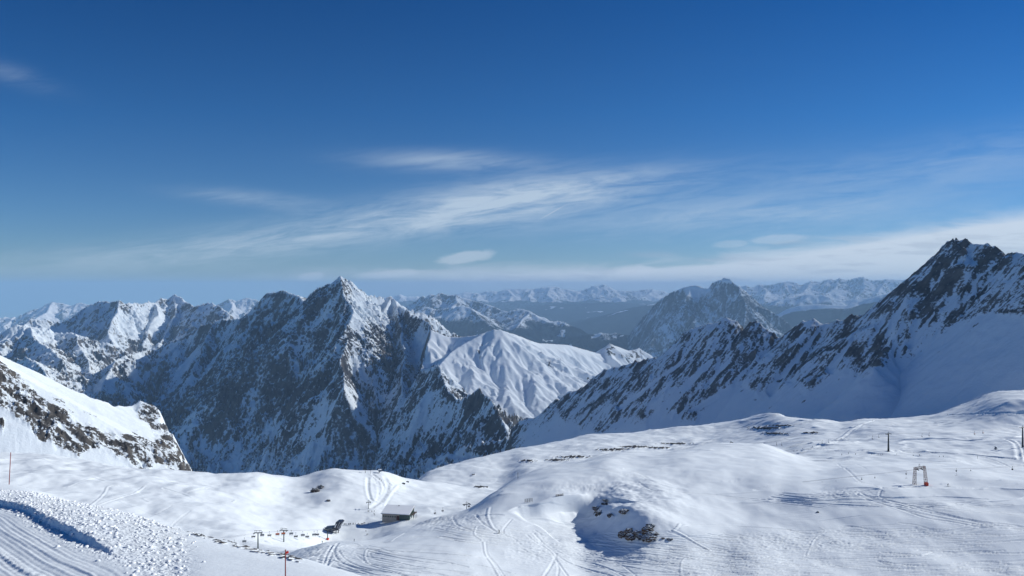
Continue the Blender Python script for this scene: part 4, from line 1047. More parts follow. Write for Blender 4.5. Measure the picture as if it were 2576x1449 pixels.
VH = [ridge([(1420,850,33000),(1483,818,33500),(1513,799,34000),(1563,787,34500),(1613,774,35000),(1650,764,35500),(1720,755,36000),(1800,770,36000)], .25, .28, 20000, 0.74),
      ridge([(1180,800,44000),(1260,783,45500),(1330,772,46500),(1420,764,47500),(1520,760,48000),(1640,765,48500)], .12, .14, 30000, 0.74)]
mountain('hill', 'hazy wooded ridge sloping down into the wide valley', 1150, 1820, 4.0,
         rows((21500, 22200, 8), (22200, 35900, 150), (35900, 37000, 6)), VH, -1900, mat_md,
         amp=110, lam=2500, gully=70, glam=900, warp=200, seed=171, thr=.60, jag=5, crest=200, cat='ridge', forest=lambda X, Y, Z, px, py, nz: 1 - sstep(.30, .36, fbm(X / 1500, Y / 1100, 4, .6, seed=175)))

NW = [
 ridge([(-200,800,26500),(-60,803,26300),(0,797,26200),(15,791,26200),(40,794.5,26100),(60,787,26100),(87,778,26000),(110,773,25900),(121,764,25900),(130,759.5,25800),(145,761,25800),(170,768,25700),(190,769,25600),(202,761,25600),(212,764,25500),(225,766,25500),(280,772,25300),(400,776,25000),(500,774,24700),(545,768,24600),(560,758,24500),(575,751,24500),(590,757,24450),(605,753,24400),(620,749.5,24400),(644,753,24300),(665,760,24200),(720,775,24000),(790,770,23800)], .9, .65, 9000),
 ridge([(130,759.5,25800),(120,785,24800),(90,800,24000)], .5, .6, 9000),
 ridge([(40,794.5,26100),(30,805,25300),(10,820,24300)], .5, .6, 9000),
 ridge([(575,751,24500),(585,775,23500),(570,795,22700)], .6, .7, 9000),
]
mountain('mountain_range', 'distant snowy peaks peeping over the skyline at the far left', -130, 800, 3.0,
         rows((21500, 22500, 8), (22500, 26000, 110), (26000, 27500, 6)), NW, -1500, mat_far,
         amp=140, lam=1100, gully=0, warp=120, seed=181, thr=.62, wid=.12, jag=45, crest=120, er=dict(cell=800, amp=120, octv=4, gain=.55), rw=(.5, .4), cat='mountain range')

# valley floor out to the horizon
vx, vy = frustum(820, 2300, 14, rows((2300, 12000, 60), (12000, 40000, 80), (40000, 76000, 20)))
vz = -1820 + 60 * fbm(vx / 4000, vy / 4000, 4, seed=191) + sstep(6000, 2300, vy) * 250
mv = mountain_mat('valley_floor', 220, forest=FOR, rock_a=(.05, .05, .05), rock_b=(.10, .09, .08))
fl = sstep(.05, -.12, fbm(vx / 2600, vy / 2600, 5, .6, seed=195))
vo = grid_obj('valley_floor', vx, vy, vz, mv, {'rock': np.zeros_like(vz), 'forest': fl * .9 + .12})
tag(vo, 'hazy valley floor of forest and snowy fields', 'valley', kind='structure')
# ------------------------------------------------------------------ built things
class MB:
    """collects boxes, bars and slabs into one mesh"""
    def __init__(self): self.bm = bmesh.new()
    def box(self, c, size, rot=None):
        r = bmesh.ops.create_cube(self.bm, size=1.0)
        M = Matrix.Translation(Vector(c)) @ ((rot.to_matrix().to_4x4() if hasattr(rot, 'to_matrix') else rot) if rot else Matrix.Identity(4)) @ Matrix.Diagonal(Vector(size).to_4d())
        for v in r['verts']: v.co = M @ v.co
        return self
    def bar(self, a, b, r, r2=None, n=6):
        a, b = Vector(a), Vector(b); d = b - a
        q = bmesh.ops.create_cone(self.bm, cap_ends=True, segments=n, radius1=r, radius2=r if r2 is None else r2, depth=d.length)
        M = Matrix.Translation((a + b) / 2) @ d.to_track_quat('Z', 'Y').to_matrix().to_4x4()
        for v in q['verts']: v.co = M @ v.co
        return self
    def path(self, pts, r, n=6):
        for a, b in zip(pts[:-1], pts[1:]): self.bar(a, b, r, n=n)
        return self
    def prism(self, poly, vec):
        vs = [self.bm.verts.new(Vector(p)) for p in poly]
        ws = [self.bm.verts.new(Vector(p) + Vector(vec)) for p in poly]
        n = len(vs)
        self.bm.faces.new(vs[::-1]); self.bm.faces.new(ws)
        for i in range(n):
            self.bm.faces.new((vs[i], vs[(i + 1) % n], ws[(i + 1) % n], ws[i]))
        return self
    def build(self, name, mat, parent=None, smooth=False, bevel=0):
        bmesh.ops.recalc_face_normals(self.bm, faces=self.bm.faces)
        if bevel:
            bmesh.ops.bevel(self.bm, geom=self.bm.edges[:], offset=bevel, segments=1, affect='EDGES')
        me = bpy.data.meshes.new(name); self.bm.to_mesh(me); self.bm.free()
        if smooth:
            me.polygons.foreach_set('use_smooth', [True] * len(me.polygons))
        me.materials.append(mat)
        o = bpy.data.objects.new(name, me); COL.objects.link(o)
        if parent: o.parent = parent
        return o

def empty(name, loc, rz=0.0):
    o = bpy.data.objects.new(name, None); COL.objects.link(o)
    o.location = loc; o.rotation_euler = (0, 0, rz); o.empty_display_size = .5
    return o

def copy_tree(o, parent=None):
    c = o.copy(); COL.objects.link(c)
    if parent: c.parent = parent
    for ch in o.children: copy_tree(ch, c)
    return c

M_green = simple('pylon_paint', (.035, .055, .05), .5)
M_dark = simple('dark_steel', (.03, .033, .038), .5, .3)
M_black = simple('black_seat', (.02, .02, .022), .6)
M_grey = simple('grey_bubble', (.22, .24, .26), .35)
M_orange = simple('orange_bubble', (.55, .13, .04), .35)
M_red = simple('red_pad', (.62, .07, .03), .6)
M_rust = simple('rusty_steel', (.20, .085, .06), .7)
M_polered = simple('marker_pole_red', (.28, .045, .04), .5)
M_flagred = simple('flag_red', (.60, .03, .02), .7)
M_flaggrn = simple('flag_green', (.02, .14, .09), .7)
M_cable = simple('steel_cable', (.30, .31, .33), .5, .4)
M_wood = simple('grey_wood', (.10, .08, .065), .8, scale=1.2, var=.4)
M_stone = simple('facade_stone', (.36, .33, .29), .85, scale=.9, var=.5)
M_glass = simple('green_glass', (.025, .06, .055), .12, spec=.6)
M_frame = simple('green_frame', (.05, .10, .085), .5)
M_snowroof = simple('roof_snow', (.82, .85, .89), .7, var=.02)
M_door = simple('door_red', (.07, .02, .018), .6)
M_hood = simple('station_hood', (.03, .035, .055), .3)
M_hoodtrim = simple('station_trim', (.70, .73, .76), .4)
M_panel = simple('station_panel', (.10, .125, .17), .4)

def lift_axis(a, b):
    return math.atan2(b[1] - a[1], b[0] - a[0])

# --- chairlift masts with a cross-head (local x across the line, y along it)
def t_mast(loc, h, rz, label, group, pad=False, head_w=4.3):
    root = empty('lift_mast', loc, rz)
    tag(root, label, 'lift mast', group)
    MB().bar((0, 0, -1.5), (0, 0, h - 1.6), .42, .30, 10).build('shaft', M_green, root, True)
    hw = head_w / 2
    m = MB().box((0, 0, h - 1.55), (head_w, .45, .42))
    m.build('crossarm', M_green, root, bevel=.04)
    g = MB().bar((-hw * .98, 0, h - .15), (hw * .98, 0, h - .15), .12)
    for s in (-1, -.5, .5, 1): g.bar((s * hw * .75, 0, h - 1.4), (s * hw * .92, 0, h - .15), .07)
    g.build('service_gantry', M_green, root)
    for s in (-1, 1):
        q = MB().box((s * hw * .95, 0, h - 1.85), (.28, 2.6, .30))
        for k in range(5): q.bar((s * hw * .95 - .2, -1.1 + k * .55, h - 1.7), (s * hw * .95 + .2, -1.1 + k * .55, h - 1.7), .2, n=8)
        q.build('sheave_train', M_dark, root)
    if pad:
        MB().box((0, 0, .55), (1.9, 1.9, 1.5)).build('safety_pad', M_red, root, bevel=.12)
    return root

def crown_mast(loc, h, rz, label, group, r0=.62, cat='lift mast', arm=2.3):
    root = empty('lift_mast', loc, rz)
    tag(root, label, cat, group)
    MB().bar((0, 0, -1.5), (0, 0, h - 1.2), r0, r0 * .5, 12).build('shaft', M_dark, root, True)
    MB().box((0, 0, h - 1.6), (arm * 2, .5, .5)).build('crossarm', M_dark, root, bevel=.05)
    for s in (-1, 1):
        q = MB().box((s * arm * .95, 0, h - 1.95), (.3, 3.4, .35))
        for k in range(6): q.bar((s * arm * .95 - .22, -1.4 + k * .56, h - 1.78), (s * arm * .95 + .22, -1.4 + k * .56, h - 1.78), .21, n=8)
        q.build('sheave_train', M_dark, root)
    g = MB().bar((0, 0, h - 1.4), (0, 0, h + .6), .12)
    g.bar((-.9, 0, h - .2), (.9, 0, h - .2), .09).bar((-arm * .8, 0, h - 1.4), (-.5, 0, h - .2), .07).bar((arm * .8, 0, h - 1.4), (.5, 0, h - .2), .07)
    g.build('lifting_frame', M_dark, root)
    return root

gL = 'masts of the chairlift in the dip'
gp = [ground_at(649, 1380), ground_at(714, 1363.5), ground_at(824, 1357.8)]
T_tops = []
hts = (46, 35, 31)
lab = ('tallest green lift mast with a wide crossarm, foot near the rock line', 'green lift mast with crossarm in front of an orange chair', 'green lift mast with a red pad at its foot below the lift station')
for k, g_ in enumerate(gp):
    h = hts[k] * g_.y / F
    t_mast(g_, h, math.radians((4, -14, -10)[k]), lab[k], gL, pad=(k == 2), head_w=18.5 * g_.y / F)
    T_tops.append((g_, h))
gq = ground_at(927, 1279.8)
crown_mast(gq, 20.8 * gq.y / F, .2, 'slim dark lift mast on the snow bank above the lift station', 'masts of the lift beside the restaurant', .3, arm=1.9)
gq = Vector(P(1174, 1291, 560)); gq.z = ground_z(gq.x, gq.y)
crown_mast(gq, (1291 - 1263) * gq.y / F + (P(1174, 1291, 560)[2] - gq.z), .5, 'dark lift mast rising behind the edge of the tracked slope right of the restaurant', 'masts of the lift beside the restaurant', .34, arm=2.6)
gq = ground_at(919, 1190)
crown_mast(gq, 14 * gq.y / F, .2, 'small dark lift mast on the crest of the snow hill', 'masts of the lift beside the restaurant', .26, arm=1.3)
gq = Vector(P(1838.5, 1122, 800)); gq.z = ground_z(gq.x, gq.y)
crown_mast(gq, 11.5 * gq.y / F + (P(1838.5, 1121, 800)[2] - gq.z), .9, 'lift mast whose dark head just shows over the smooth white dome', 'masts of the lift on the right', .4, arm=2.9)
gR1 = ground_at(2235, 1135.6); gR2 = ground_at(2572.7, 1124.6)
hR1, hR2 = 48.6 * gR1.y / F, 53.3 * gR2.y / F
crown_mast(gR1, hR1, .5, 'tall tapering grey lift mast standing by the piste right of centre', 'masts of the lift on the right', .95, arm=2.4)
crown_mast(gR2, hR2, .5, 'tall tapering lift mast cut by the right edge of the view', 'masts of the lift on the right', .95, arm=2.6)

# --- chairs
def make_chair(w, bubble, label):
    root = empty('lift_chair', (0, 0, 0))
    tag(root, label, 'chair lift seat')
    MB().path([(0, 0, 2.75), (0, 0, 1.95), (.0, .25, 1.35), (0, .25, 1.05)], .07).build('hanger', M_dark, root)
    MB().box((0, 0, 2.78), (.5, .22, .2)).build('grip', M_dark, root)
    f = MB().bar((-w/2, .25, 1.05), (w/2, .25, 1.05), .06)
    for s in (-1, 1): f.path([(s*w/2, .25, 1.05), (s*w/2, .3, .2), (s*w/2, -.35, -.05)], .05)
    f.build('frame', M_dark, root)
    MB().box((0, 0, .0), (w, .55, .14)).build('seat', M_black, root, bevel=.04)
    MB().box((0, .3, .38), (w, .12, .62), Matrix.Rotation(.18, 4, 'X')).build('backrest', M_black, root, bevel=.04)
    MB().bar((-w/2, -.5, -.55), (w/2, -.5, -.55), .05).bar((-w*.3, -.3, 0), (-w*.3, -.5, -.55), .04).bar((w*.3, -.3, 0), (w*.3, -.5, -.55), .04).build('footrest', M_dark, root)
    if bubble:
        pr = [(-w/2, .32, .95), (-w/2, .05, 1.18), (-w/2, -.35, 1.1), (-w/2, -.62, .75), (-w/2, -.66, .42), (-w/2, -.58, .42), (-w/2, -.52, .72), (-w/2, -.3, 1.02), (-w/2, .02, 1.1), (-w/2, .28, .9)]
        MB().prism(pr, (w, 0, 0)).build('hood', bubble, root)
    return root
# local +y of a chair looks back down the view; chairs hang from the rope by their grip
CH_L = [(589.3,1366.4,'dark'),(614.6,1361.3,'grey'),(637.3,1349.2,'darko'),(659.6,1345.6,'grey'),(677.6,1345.6,'dark'),(698.1,1343.5,'orange'),(712.6,1342,'orange'),(732.6,1342,'grey'),(744.2,1348.5,'dark'),(761.7,1345.6,'grey'),(772.9,1349.2,'dark'),(790.2,1344.5,'grey'),(798,1343.5,'dark')]
lab_L = ['dark chair lowest on the left, just above the line of stones', 'grey hooded chair left of the tallest mast, near the stones', 'dark chair with an orange edge beside the tallest mast head on its left', 'grey hooded chair just right of the tallest mast', 'dark chair between the tallest mast and the orange chair', 'bright orange hooded chair hanging in open air', 'orange chair hanging behind the middle mast', 'grey hooded chair just right of the middle mast', 'dark low chair second to the right of the middle mast', 'grey hooded chair halfway from the middle mast to the padded mast', 'dark low chair halfway from the middle mast to the padded mast', 'grey hooded chair left of the padded mast, touching a dark one', 'dark chair nearest the padded mast']
protos = {'dark': make_chair(2.5, None, 'x'), 'grey': make_chair(2.5, M_grey, 'x'), 'orange': make_chair(2.5, M_orange, 'x'), 'darko': None}
used = set()
def place(proto, key, loc, rz, label, group, sc=1.0):
    o = proto if key not in used else copy_tree(proto)
    used.add(key)
    o.location = loc; o.rotation_euler = (0, 0, rz); o.scale = (sc, sc, sc)
    o['label'] = label; o['group'] = group
    return o
for (x, y, k), l in zip(CH_L, lab_L):
    d = float(np.interp(x, [580, 649, 714, 824], [gp[0].y - 42, gp[0].y, gp[1].y - 3, gp[2].y - 4]))
    kk = 'dark' if k == 'darko' else k
    sc = (9.2 * d / F) / 2.5
    place(protos[kk], 'L' + kk, P(x, y + 2, d), math.radians(12), l, 'chairs of the lift in the dip', sc)
side = make_chair(1.9, None, 'x'); side_r = make_chair(1.9, M_orange, 'x')
CH_R = [(1954,1118,830,0,'small dark chair furthest left over the hollow behind the dome'),(1966.5,1118.7,830,0,'small dark chair second from the left over the hollow behind the dome'),(2068.5,1113.3,790,0,'dark side-on chair over the groomed strip, left of its twin'),(2084.8,1112,790,0,'dark side-on chair over the groomed strip, right of its twin'),
 (2195,1103,740,0,'dark chair hanging left of the grey mast, the farther of two'),(2211,1098.7,740,0,'dark chair hanging left of the grey mast, the closer of two'),(2319.8,1097,715,0,'dark chair right of the grey mast, left one of its pair'),(2337.6,1095,715,0,'dark chair right of the grey mast, right one of its pair'),(2451.5,1091.7,700,1,'reddish chair left one of the pair near the shaded hollow'),(2472.8,1089,700,1,'reddish chair right one of the pair near the shaded hollow')]
for x, y, d, red, l in CH_R:
    place(side_r if red else side, 'R%d' % red, P(x, y + 1.5, d), math.radians(62), l, 'chairs of the lift on the right', 1.15)
CH_M = [(1094.5,1291,600,'small chair over the snow right of the restaurant, lowest of three'),(1113.9,1285,590,'small chair over the snow right of the restaurant, middle one'),(1180,1274,560,'small chair hanging right beside the mast at the slope edge')]
for x, y, d, l in CH_M:
    place(side, 'R0', P(x, y + 1, d), math.radians(40), l, 'chairs of the lift beside the restaurant', 1.0)

def rope(pts, r, label, group=None):
    m = MB(); m.path(pts, r, 4)
    o = m.build('lift_rope', M_cable); tag(o, label, 'rope', group)
    return o
def mast_pt(g_, h, dx=0): return Vector((g_.x + dx, g_.y, g_.z + h - 1.5))
a, b, c = [mast_pt(*t) for t in T_tops]
start = Vector(P(560, 1352, gp[0].y - 60))
for sgn, l in ((-1, 'left rope of the chairlift in the dip'), (1, 'right rope of the chairlift in the dip')):
    o = Vector((sgn * 2.1, 0, -.3))
    rope([start + o, a + o, b + o, c + o, Vector(P(838, 1332, gp[2].y + 12)) + o * .8], .05, l, 'ropes of the chairlift in the dip')
for sgn, l in ((-1, 'left rope of the lift on the right'), (1, 'right rope of the lift on the right')):
    o = Vector((sgn * 2.0, sgn * -1.0, 0))
    rope([Vector(P(1935, 1113, 850)) + o, Vector(P(2075, 1107, 790)) + o, Vector((gR1.x, gR1.y, gR1.z + hR1 - 1.6)) + o, Vector(P(2400, 1088, 705)) + o, Vector((gR2.x, gR2.y, gR2.z + hR2 - 1.6)) + o], .045, l, 'ropes of the lift on the right')

# --- valley station of the chairlift
def station():
    p0 = ground_at(846, 1341)
    d = p0.y; k = d / F
    root = empty('lift_station', p0, math.radians(-8))
    tag(root, 'dark lift station with a slanting hood where skiers queue', 'lift station')
    def q(px, py, dy=0.0):      # a point beside the base, in its own frame
        v = Vector(((px - 846) * k, dy, (1341 - py) * k)); return v
    dep = 7.0
    hood = [q(842, 1327), q(849, 1310), q(859.5, 1309), q(864, 1312), q(853.5, 1326.5)]
    MB().prism([p + Vector((0, -3.5, 0)) for p in hood], (0, dep, 0)).build('hood', M_hood, root, bevel=.12)
    t = MB()
    e0, e1 = q(859.6, 1309.4) + Vector((0, -3.64, 0)), q(852.6, 1324.6) + Vector((0, -3.64, 0))
    t.bar(e0, e1, .12); t.build('hood_trim', M_hoodtrim, root)
    w = [q(845.2, 1324) + Vector((0, -3.58, 0)), q(849.2, 1314) + Vector((0, -3.58, 0)), q(851.2, 1314.6) + Vector((0, -3.58, 0)), q(847.6, 1324) + Vector((0, -3.58, 0))]
    MB().prism(w, (0, .06, 0)).build('hood_window', M_hoodtrim, root)
    body = [q(818, 1335.5), q(819, 1326.5), q(834, 1324.5), q(852, 1322.8), q(853, 1330), q(840, 1335)]
    MB().prism([p + Vector((0, -2.9, 0)) for p in body], (0, 5.8, 0)).build('drive_housing', M_panel, root, bevel=.1)
    MB().prism([p + Vector((0, -3.2, 0)) for p in (q(838, 1333), q(840, 1323.5), q(856, 1322), q(854, 1331))], (0, 6.4, 0)).build('engine_bay', M_hood, root, bevel=.1)
    for x in (822, 845, 851):
        MB().bar(q(x, 1337) + Vector((0, 0, -1.2)), q(x + 1, 1330), .38, .32, 8).build('column', M_dark, root, True)
    f = MB()
    for s in (-2.6, 2.6):
        f.bar(q(816, 1338) + Vector((0, s, 0)), q(853, 1336) + Vector((0, s, 0)), .16)
        f.bar(q(826, 1341) + Vector((0, s, 0)), q(836, 1335) + Vector((0, s, 0)), .16)
    f.build('guide_rail', M_dark, root)
    fb = MB(); c = q(833, 1335.8)
    q2 = bmesh.ops.create_cone(fb.bm, cap_ends=True, segments=20, radius1=2.2, radius2=2.2, depth=.35)
    for v in q2['verts']: v.co += c
    fb.build('bullwheel', M_dark, root)
station()

# --- restaurant
def restaurant():
    A = ground_at(958, 1301.5); B = ground_at(1029, 1309); C = ground_at(1052, 1303.5)
    B = Vector((B.x, B.y, B.z))
    u = Vector((A.x - B.x, A.y - B.y, 0)); Lf = 71 * B.y / F; u.normalize()
    u = Vector((-.985, .17, 0)).normalized(); w = Vector((.17, .985, 0)).normalized()
    root = empty('restaurant', B, math.atan2(-u.y, -u.x))
    # local: x runs right along the front (0 = right corner), y to the back
    tag(root, 'low mountain restaurant with a snow-covered sloping roof and green glazed end', 'restaurant')
    W, Dp, h0, h1 = Lf, 14.0, 13.5 * B.y / F, 21.5 * B.y / F
    bz = -3.0
    def wall(x0, x1, name, mat, y=0.0, t=.3, z0=bz, z1=None):
        return MB().box(((x0 + x1) / 2, y + t / 2, (z0 + (z1 or h0)) / 2), (x1 - x0, t, (z1 or h0) - z0)).build(name, mat, root)
    wall(-W, -W * .36, 'stone_wall', M_stone)
    # front windows & door
    for i in range(6):
        x = -W * .94 + i * W * .085
        f = MB().box((x, -.06, h0 * .52), (1.25, .14, 1.3)).build('window', M_wood, root)
        MB().box((x, -.15, h0 * .52), (1.0, .06, 1.05)).build('pane', M_glass, f)
    d_ = MB().box((-W * .415, -.08, h0 * .38 - .2), (W * .10, .2, h0 * .8)).build('door', M_door, root)
    MB().box((-W * .415, -.2, h0 * .38), (.12, .08, h0 * .7)).build('door_post', M_wood, d_)
    # glazed right half of the front
    g_ = MB().box((-W * .18, .16, (bz + h0) / 2), (W * .345, .2, h0 - bz)).build('glass_front', M_glass, root)
    m = MB()
    for i in range(7): m.box((-W * .352 + i * W * .0585, -.02, h0 / 2), (.16, .2, h0))
    m.box((-W * .18, -.02, h0 * .34), (W * .35, .16, .14)).box((-W * .18, -.02, h0 * .97), (W * .35, .16, .3))
    m.build('glass_mullions', M_frame, g_)
    # sloping end wall, glazed
    e = MB().prism([(0, .3, bz), (0, Dp, bz), (0, Dp, h1), (0, .3, h0)], (-.25, 0, 0)).build('end_wall', M_glass, root)
    m = MB()
    for i in range(8):
        y = .35 + i * (Dp - .7) / 7; z1 = h0 + (h1 - h0) * y / Dp
        m.box((.1, y, z1 / 2), (.2, .18, z1))
    for zz in (.36, .70):
        m.box((.1, Dp / 2, h0 * zz + .2), (.16, Dp, .16))
    m.build('end_mullions', M_frame, e)
    MB().prism([(.02, 3.4, -1), (.02, 5.6, -1), (.02, 5.6, h0 * .55), (.02, 3.4, h0 * .55)], (.12, 0, 0)).build('end_doorway', M_hoodtrim, root)
    MB().prism([(.02, 8.4, -1), (.02, 10.2, -1), (.02, 10.2, h0 * .55), (.02, 8.4, h0 * .55)], (.12, 0, 0)).build('end_doorway', M_hoodtrim, root)
    MB().box((-W, Dp / 2, (bz + h0) / 2), (.3, Dp - .8, h0 - bz)).build('side_wall', M_stone, root)
    MB().box((-W / 2, Dp - .2, (bz + h0) / 2), (W - .8, .3, h0 - bz)).build('rear_wall', M_stone, root)
    # balcony at the end
    b = MB().box((1.5, Dp * .62, h0 * .72), (2.8, Dp * .72, .22))
    for y in (Dp * .30, Dp * .62, Dp * .94): b.bar((2.7, y, -2), (2.7, y, h0 * .72), .13)
    b.bar((2.75, Dp * .27, h0 * .72 + 1), (2.75, Dp * .97, h0 * .72 + 1), .07)
    b.build('balcony', M_wood, root)
    ov = 1.0
    rs = (h1 - h0) / Dp
    rp = [(-W - ov, -ov, h0 - ov * rs + .05), (-W - ov, Dp + ov * .6, h1 + ov * .6 * rs + .05), (-W - ov, Dp + ov * .6, h1 + ov * .6 * rs + .3), (-W - ov, -ov, h0 - ov * rs + .3)]
    r_ = MB().prism(rp, (W + ov * 1.6, 0, 0)).build('roof', M_wood, root)
    sp = [(p[0] + .1, p[1] + (.08 if p[1] < 0 else -.08), p[2] + .26) for p in rp]
    sp = [sp[0], sp[1], (sp[1][0], sp[1][1], sp[1][2] + .55), (sp[0][0], sp[0][1] + .1, sp[0][2] + .5)]
    MB().prism(sp, (W + ov * 1.6 - .2, 0, 0)).build('roof_snow', M_snowroof, r_, bevel=.12)
    MB().box((-W * .55, Dp * .93, h1 + .5), (.6, .6, 1.4)).build('chimney', M_dark, r_)
restaurant()

# --- lattice gate of the drag lift
def lattice_gate():
    L_, R_ = ground_at(2300, 1219.4), ground_at(2330.2, 1221)
    d = (L_.y + R_.y) / 2
    root = empty('drag_lift_gate', (L_ + R_) / 2)
    tag(root, 'rusty lattice gate of the drag lift with one red-padded foot', 'lift gate')
    o = (L_ + R_) / 2
    def leg(foot, top, w0, w1):
        m = MB(); n = 9
        f, t = foot - o, top - o
        def ring(s):
            c = f.lerp(t, s); w = w0 + (w1 - w0) * s
            return [c + Vector((sx * w / 2, sy * w / 2, 0)) for sx, sy in ((-1, -1), (1, -1), (1, 1), (-1, 1))]
        for i in range(4): m.bar(ring(0)[i], ring(1)[i], .085, n=4)
        for k in range(n):
            a_, b_ = ring(k / n), ring((k + 1) / n)
            for i in range(4):
                j = (i + 1) % 4
                m.bar(a_[i] if k % 2 else a_[j], b_[j] if k % 2 else b_[i], .045, n=4)
                m.bar(b_[i], b_[j], .04, n=4)
        return m
    Lt = Vector(P(2302, 1176, L_.y)); Rt = Vector(P(2325, 1172.4, R_.y))
    leg(L_ + Vector((0, 0, -.5)), Lt, 1.4, .9).build('lattice_leg', M_rust, root)
    leg(R_ + Vector((0, 0, -.5)), Rt, 1.4, .9).build('lattice_leg', M_rust, root)
    MB().box(R_ - o + Vector((0, 0, .75)), (1.7, 1.7, 1.6)).build('safety_pad', M_red, root, bevel=.1)
    m = MB(); a_, b_ = Lt - o, Rt - o
    for dz in (0, -.8):
        for dy in (-.4, .4): m.bar(a_ + Vector((-.4, dy, dz)), b_ + Vector((.5, dy, dz)), .08, n=4)
    for k in range(8):
        s0, s1 = k / 8, (k + 1) / 8
        m.bar(a_.lerp(b_, s0) + Vector((0, -.4, 0 if k % 2 else -.8)), a_.lerp(b_, s1) + Vector((0, -.4, -.8 if k % 2 else 0)), .05, n=4)
    m.build('crossbeam', M_rust, root)
    for s in (.28, .72):
        c = a_.lerp(b_, s) + Vector((0, 0, -1.5))
        q = MB().box(c, (.25, 2.4, .25))
        for k in range(4): q.bar(c + Vector((-.2, -.9 + k * .6, .15)), c + Vector((.2, -.9 + k * .6, .15)), .2, n=8)
        q.bar(c, c + Vector((0, 0, 1.2)), .1, n=4)
        q.build('sheave_train', M_dark, root)
    q = MB()
    for s in (.42, .52): q.bar(a_.lerp(b_, s), a_.lerp(b_, s) + Vector((0, 0, 1.6)), .09, n=4)
    q.build('lifting_frame', M_dark, root)
    return o + a_.lerp(b_, .28) + Vector((0, 0, -1.3)), o + a_.lerp(b_, .72) + Vector((0, 0, -1.3))
g0, g1 = lattice_gate()
dl0 = [Vector(P(1925, 1221.5, 432)), g0, Vector(P(2440, 1178, 404)), Vector(P(2640, 1168, 410))]
dl1 = [Vector(P(1925, 1223.5, 430)), g1, Vector(P(2440, 1180, 401)), Vector(P(2640, 1170, 407))]
rope(dl0, .035, 'upper rope of the drag lift through the lattice gate', 'ropes of the drag lift')
rope(dl1, .035, 'lower rope of the drag lift through the lattice gate', 'ropes of the drag lift')
def make_bar(L_, label):
    root = empty('drag_bar', (0, 0, 0)); tag(root, label, 'drag lift bar')
    MB().bar((0, 0, 0), (0, 0, -.9), .05, n=5).bar((-.12, 0, 0), (.12, 0, .04), .07, n=5).build('hanger', M_dark, root)
    MB().bar((-.16, 0, -1.1), (.16, 0, -1.1), .30, n=10).build('spring_box', M_dark, root, True)
    if L_ > 1.6:
        MB().bar((0, 0, -1.3), (0, 0, -L_), .035, n=5).build('pull_rod', M_cable, root)
        MB().bar((-.75, 0, -L_), (.75, 0, -L_), .06, n=6).build('tee', M_wood, root)
    return root
BARS = [(1977.8,1219.7,1232.7),(2013.9,1218.8,1231.8),(2068,1211,1224),(2102.8,1208.7,1223),(2167.9,1199.7,1214),(2200.9,1197,1202),(2279.5,1185.8,1202.3),(2405.8,1178,1195),(2442,1179.5,1184),(2546.8,1173,1181)]
barlab = ['first drag bar from the left, low over the snow','second drag bar from the left, low over the snow','third drag bar from the left, above the ragged snow edge','fourth drag bar from the left, above the ragged snow edge','long drag bar above the dark end of the ragged snow edge','short pulled-in drag bar left of the lattice gate','long drag bar next to the lattice gate on its left','long drag bar to the right of the lattice gate','short pulled-in drag bar right of the lattice gate','drag bar furthest right, near the edge of the view']
bl, bs2 = make_bar(3.1, 'x'), make_bar(1.2, 'x')
for (x, y0, y1), l in zip(BARS, barlab):
    d = float(np.interp(x, [1925, 2300, 2640], [431, 402, 408]))
    lng = (y1 - y0) > 9
    place(bl if lng else bs2, 'bar%d' % lng, P(x, y0 + .6, d), .3, l, 'bars of the drag lift', ((y1 - y0) * d / F) / (3.1 if lng else 1.25))

# --- marker poles
def pole(px_top, py_top, px_foot, foot, r, label):
    top = Vector(P(px_top, py_top, foot.y))
    root = empty('marker_pole', foot); tag(root, label, 'pole')
    MB().bar((0, 0, -.6), top - foot, r, r * .85, 8).build('shaft', M_polered, root, True)
    return root, top - foot
f0 = ground_at(22.5, 1219, 40)
pole(27, 1138, 22.5, f0, .06, 'thin dark red marker pole standing on the snow bank at the left edge')
best = None
for d in np.arange(22, 44, .25):
    x = (718 - CX) / F * d; gz = ground_z(x, d); zt = -(1382.8 - CY) / F * d
    if best is None or abs(zt - gz - 2.6) < best[0]: best = (abs(zt - gz - 2.6), d, gz)
d = best[1]; ff = Vector(((718 - CX) / F * d, d, best[2]))
pr_, tp = pole(718, 1382.8, 718, ff, .03, 'red marker pole with small red and green flags near the bottom edge')
k = d / F
MB().prism([tp + Vector((.6 * k, 0, -5 * k)), tp + Vector((6.6 * k, .05, -4.2 * k)), tp + Vector((6.2 * k, .1, -10.6 * k)), tp + Vector((.6 * k, 0, -11.4 * k))], (0, .02, 0)).build('red_flag', M_flagred, pr_)
MB().prism([tp + Vector((-.6 * k, 0, -7.2 * k)), tp + Vector((-5.6 * k, .05, -12.6 * k)), tp + Vector((-.6 * k, 0, -12.8 * k))], (0, .02, 0)).build('green_flag', M_flaggrn, pr_)
def post(px, y0, y1, label, r=.09):
    g_ = ground_at(px, y1)
    o = MB().bar((0, 0, -.5), (0, 0, (y1 - y0) * g_.y / F), r, r * .8, 6).box((0, 0, (y1 - y0) * g_.y / F * .8), (.35, .06, .5)).build('slope_post', M_dark)
    o.location = g_; tag(o, label, 'post')
post(1303, 1188, 1204, 'dark post on the left flank of the smooth dome', .16)
post(932, 1182, 1193, 'thin post beside the hut on the snow hill', .12)
post(2459, 1146, 1154, 'thin post beside the long piste edge at the right', .10)

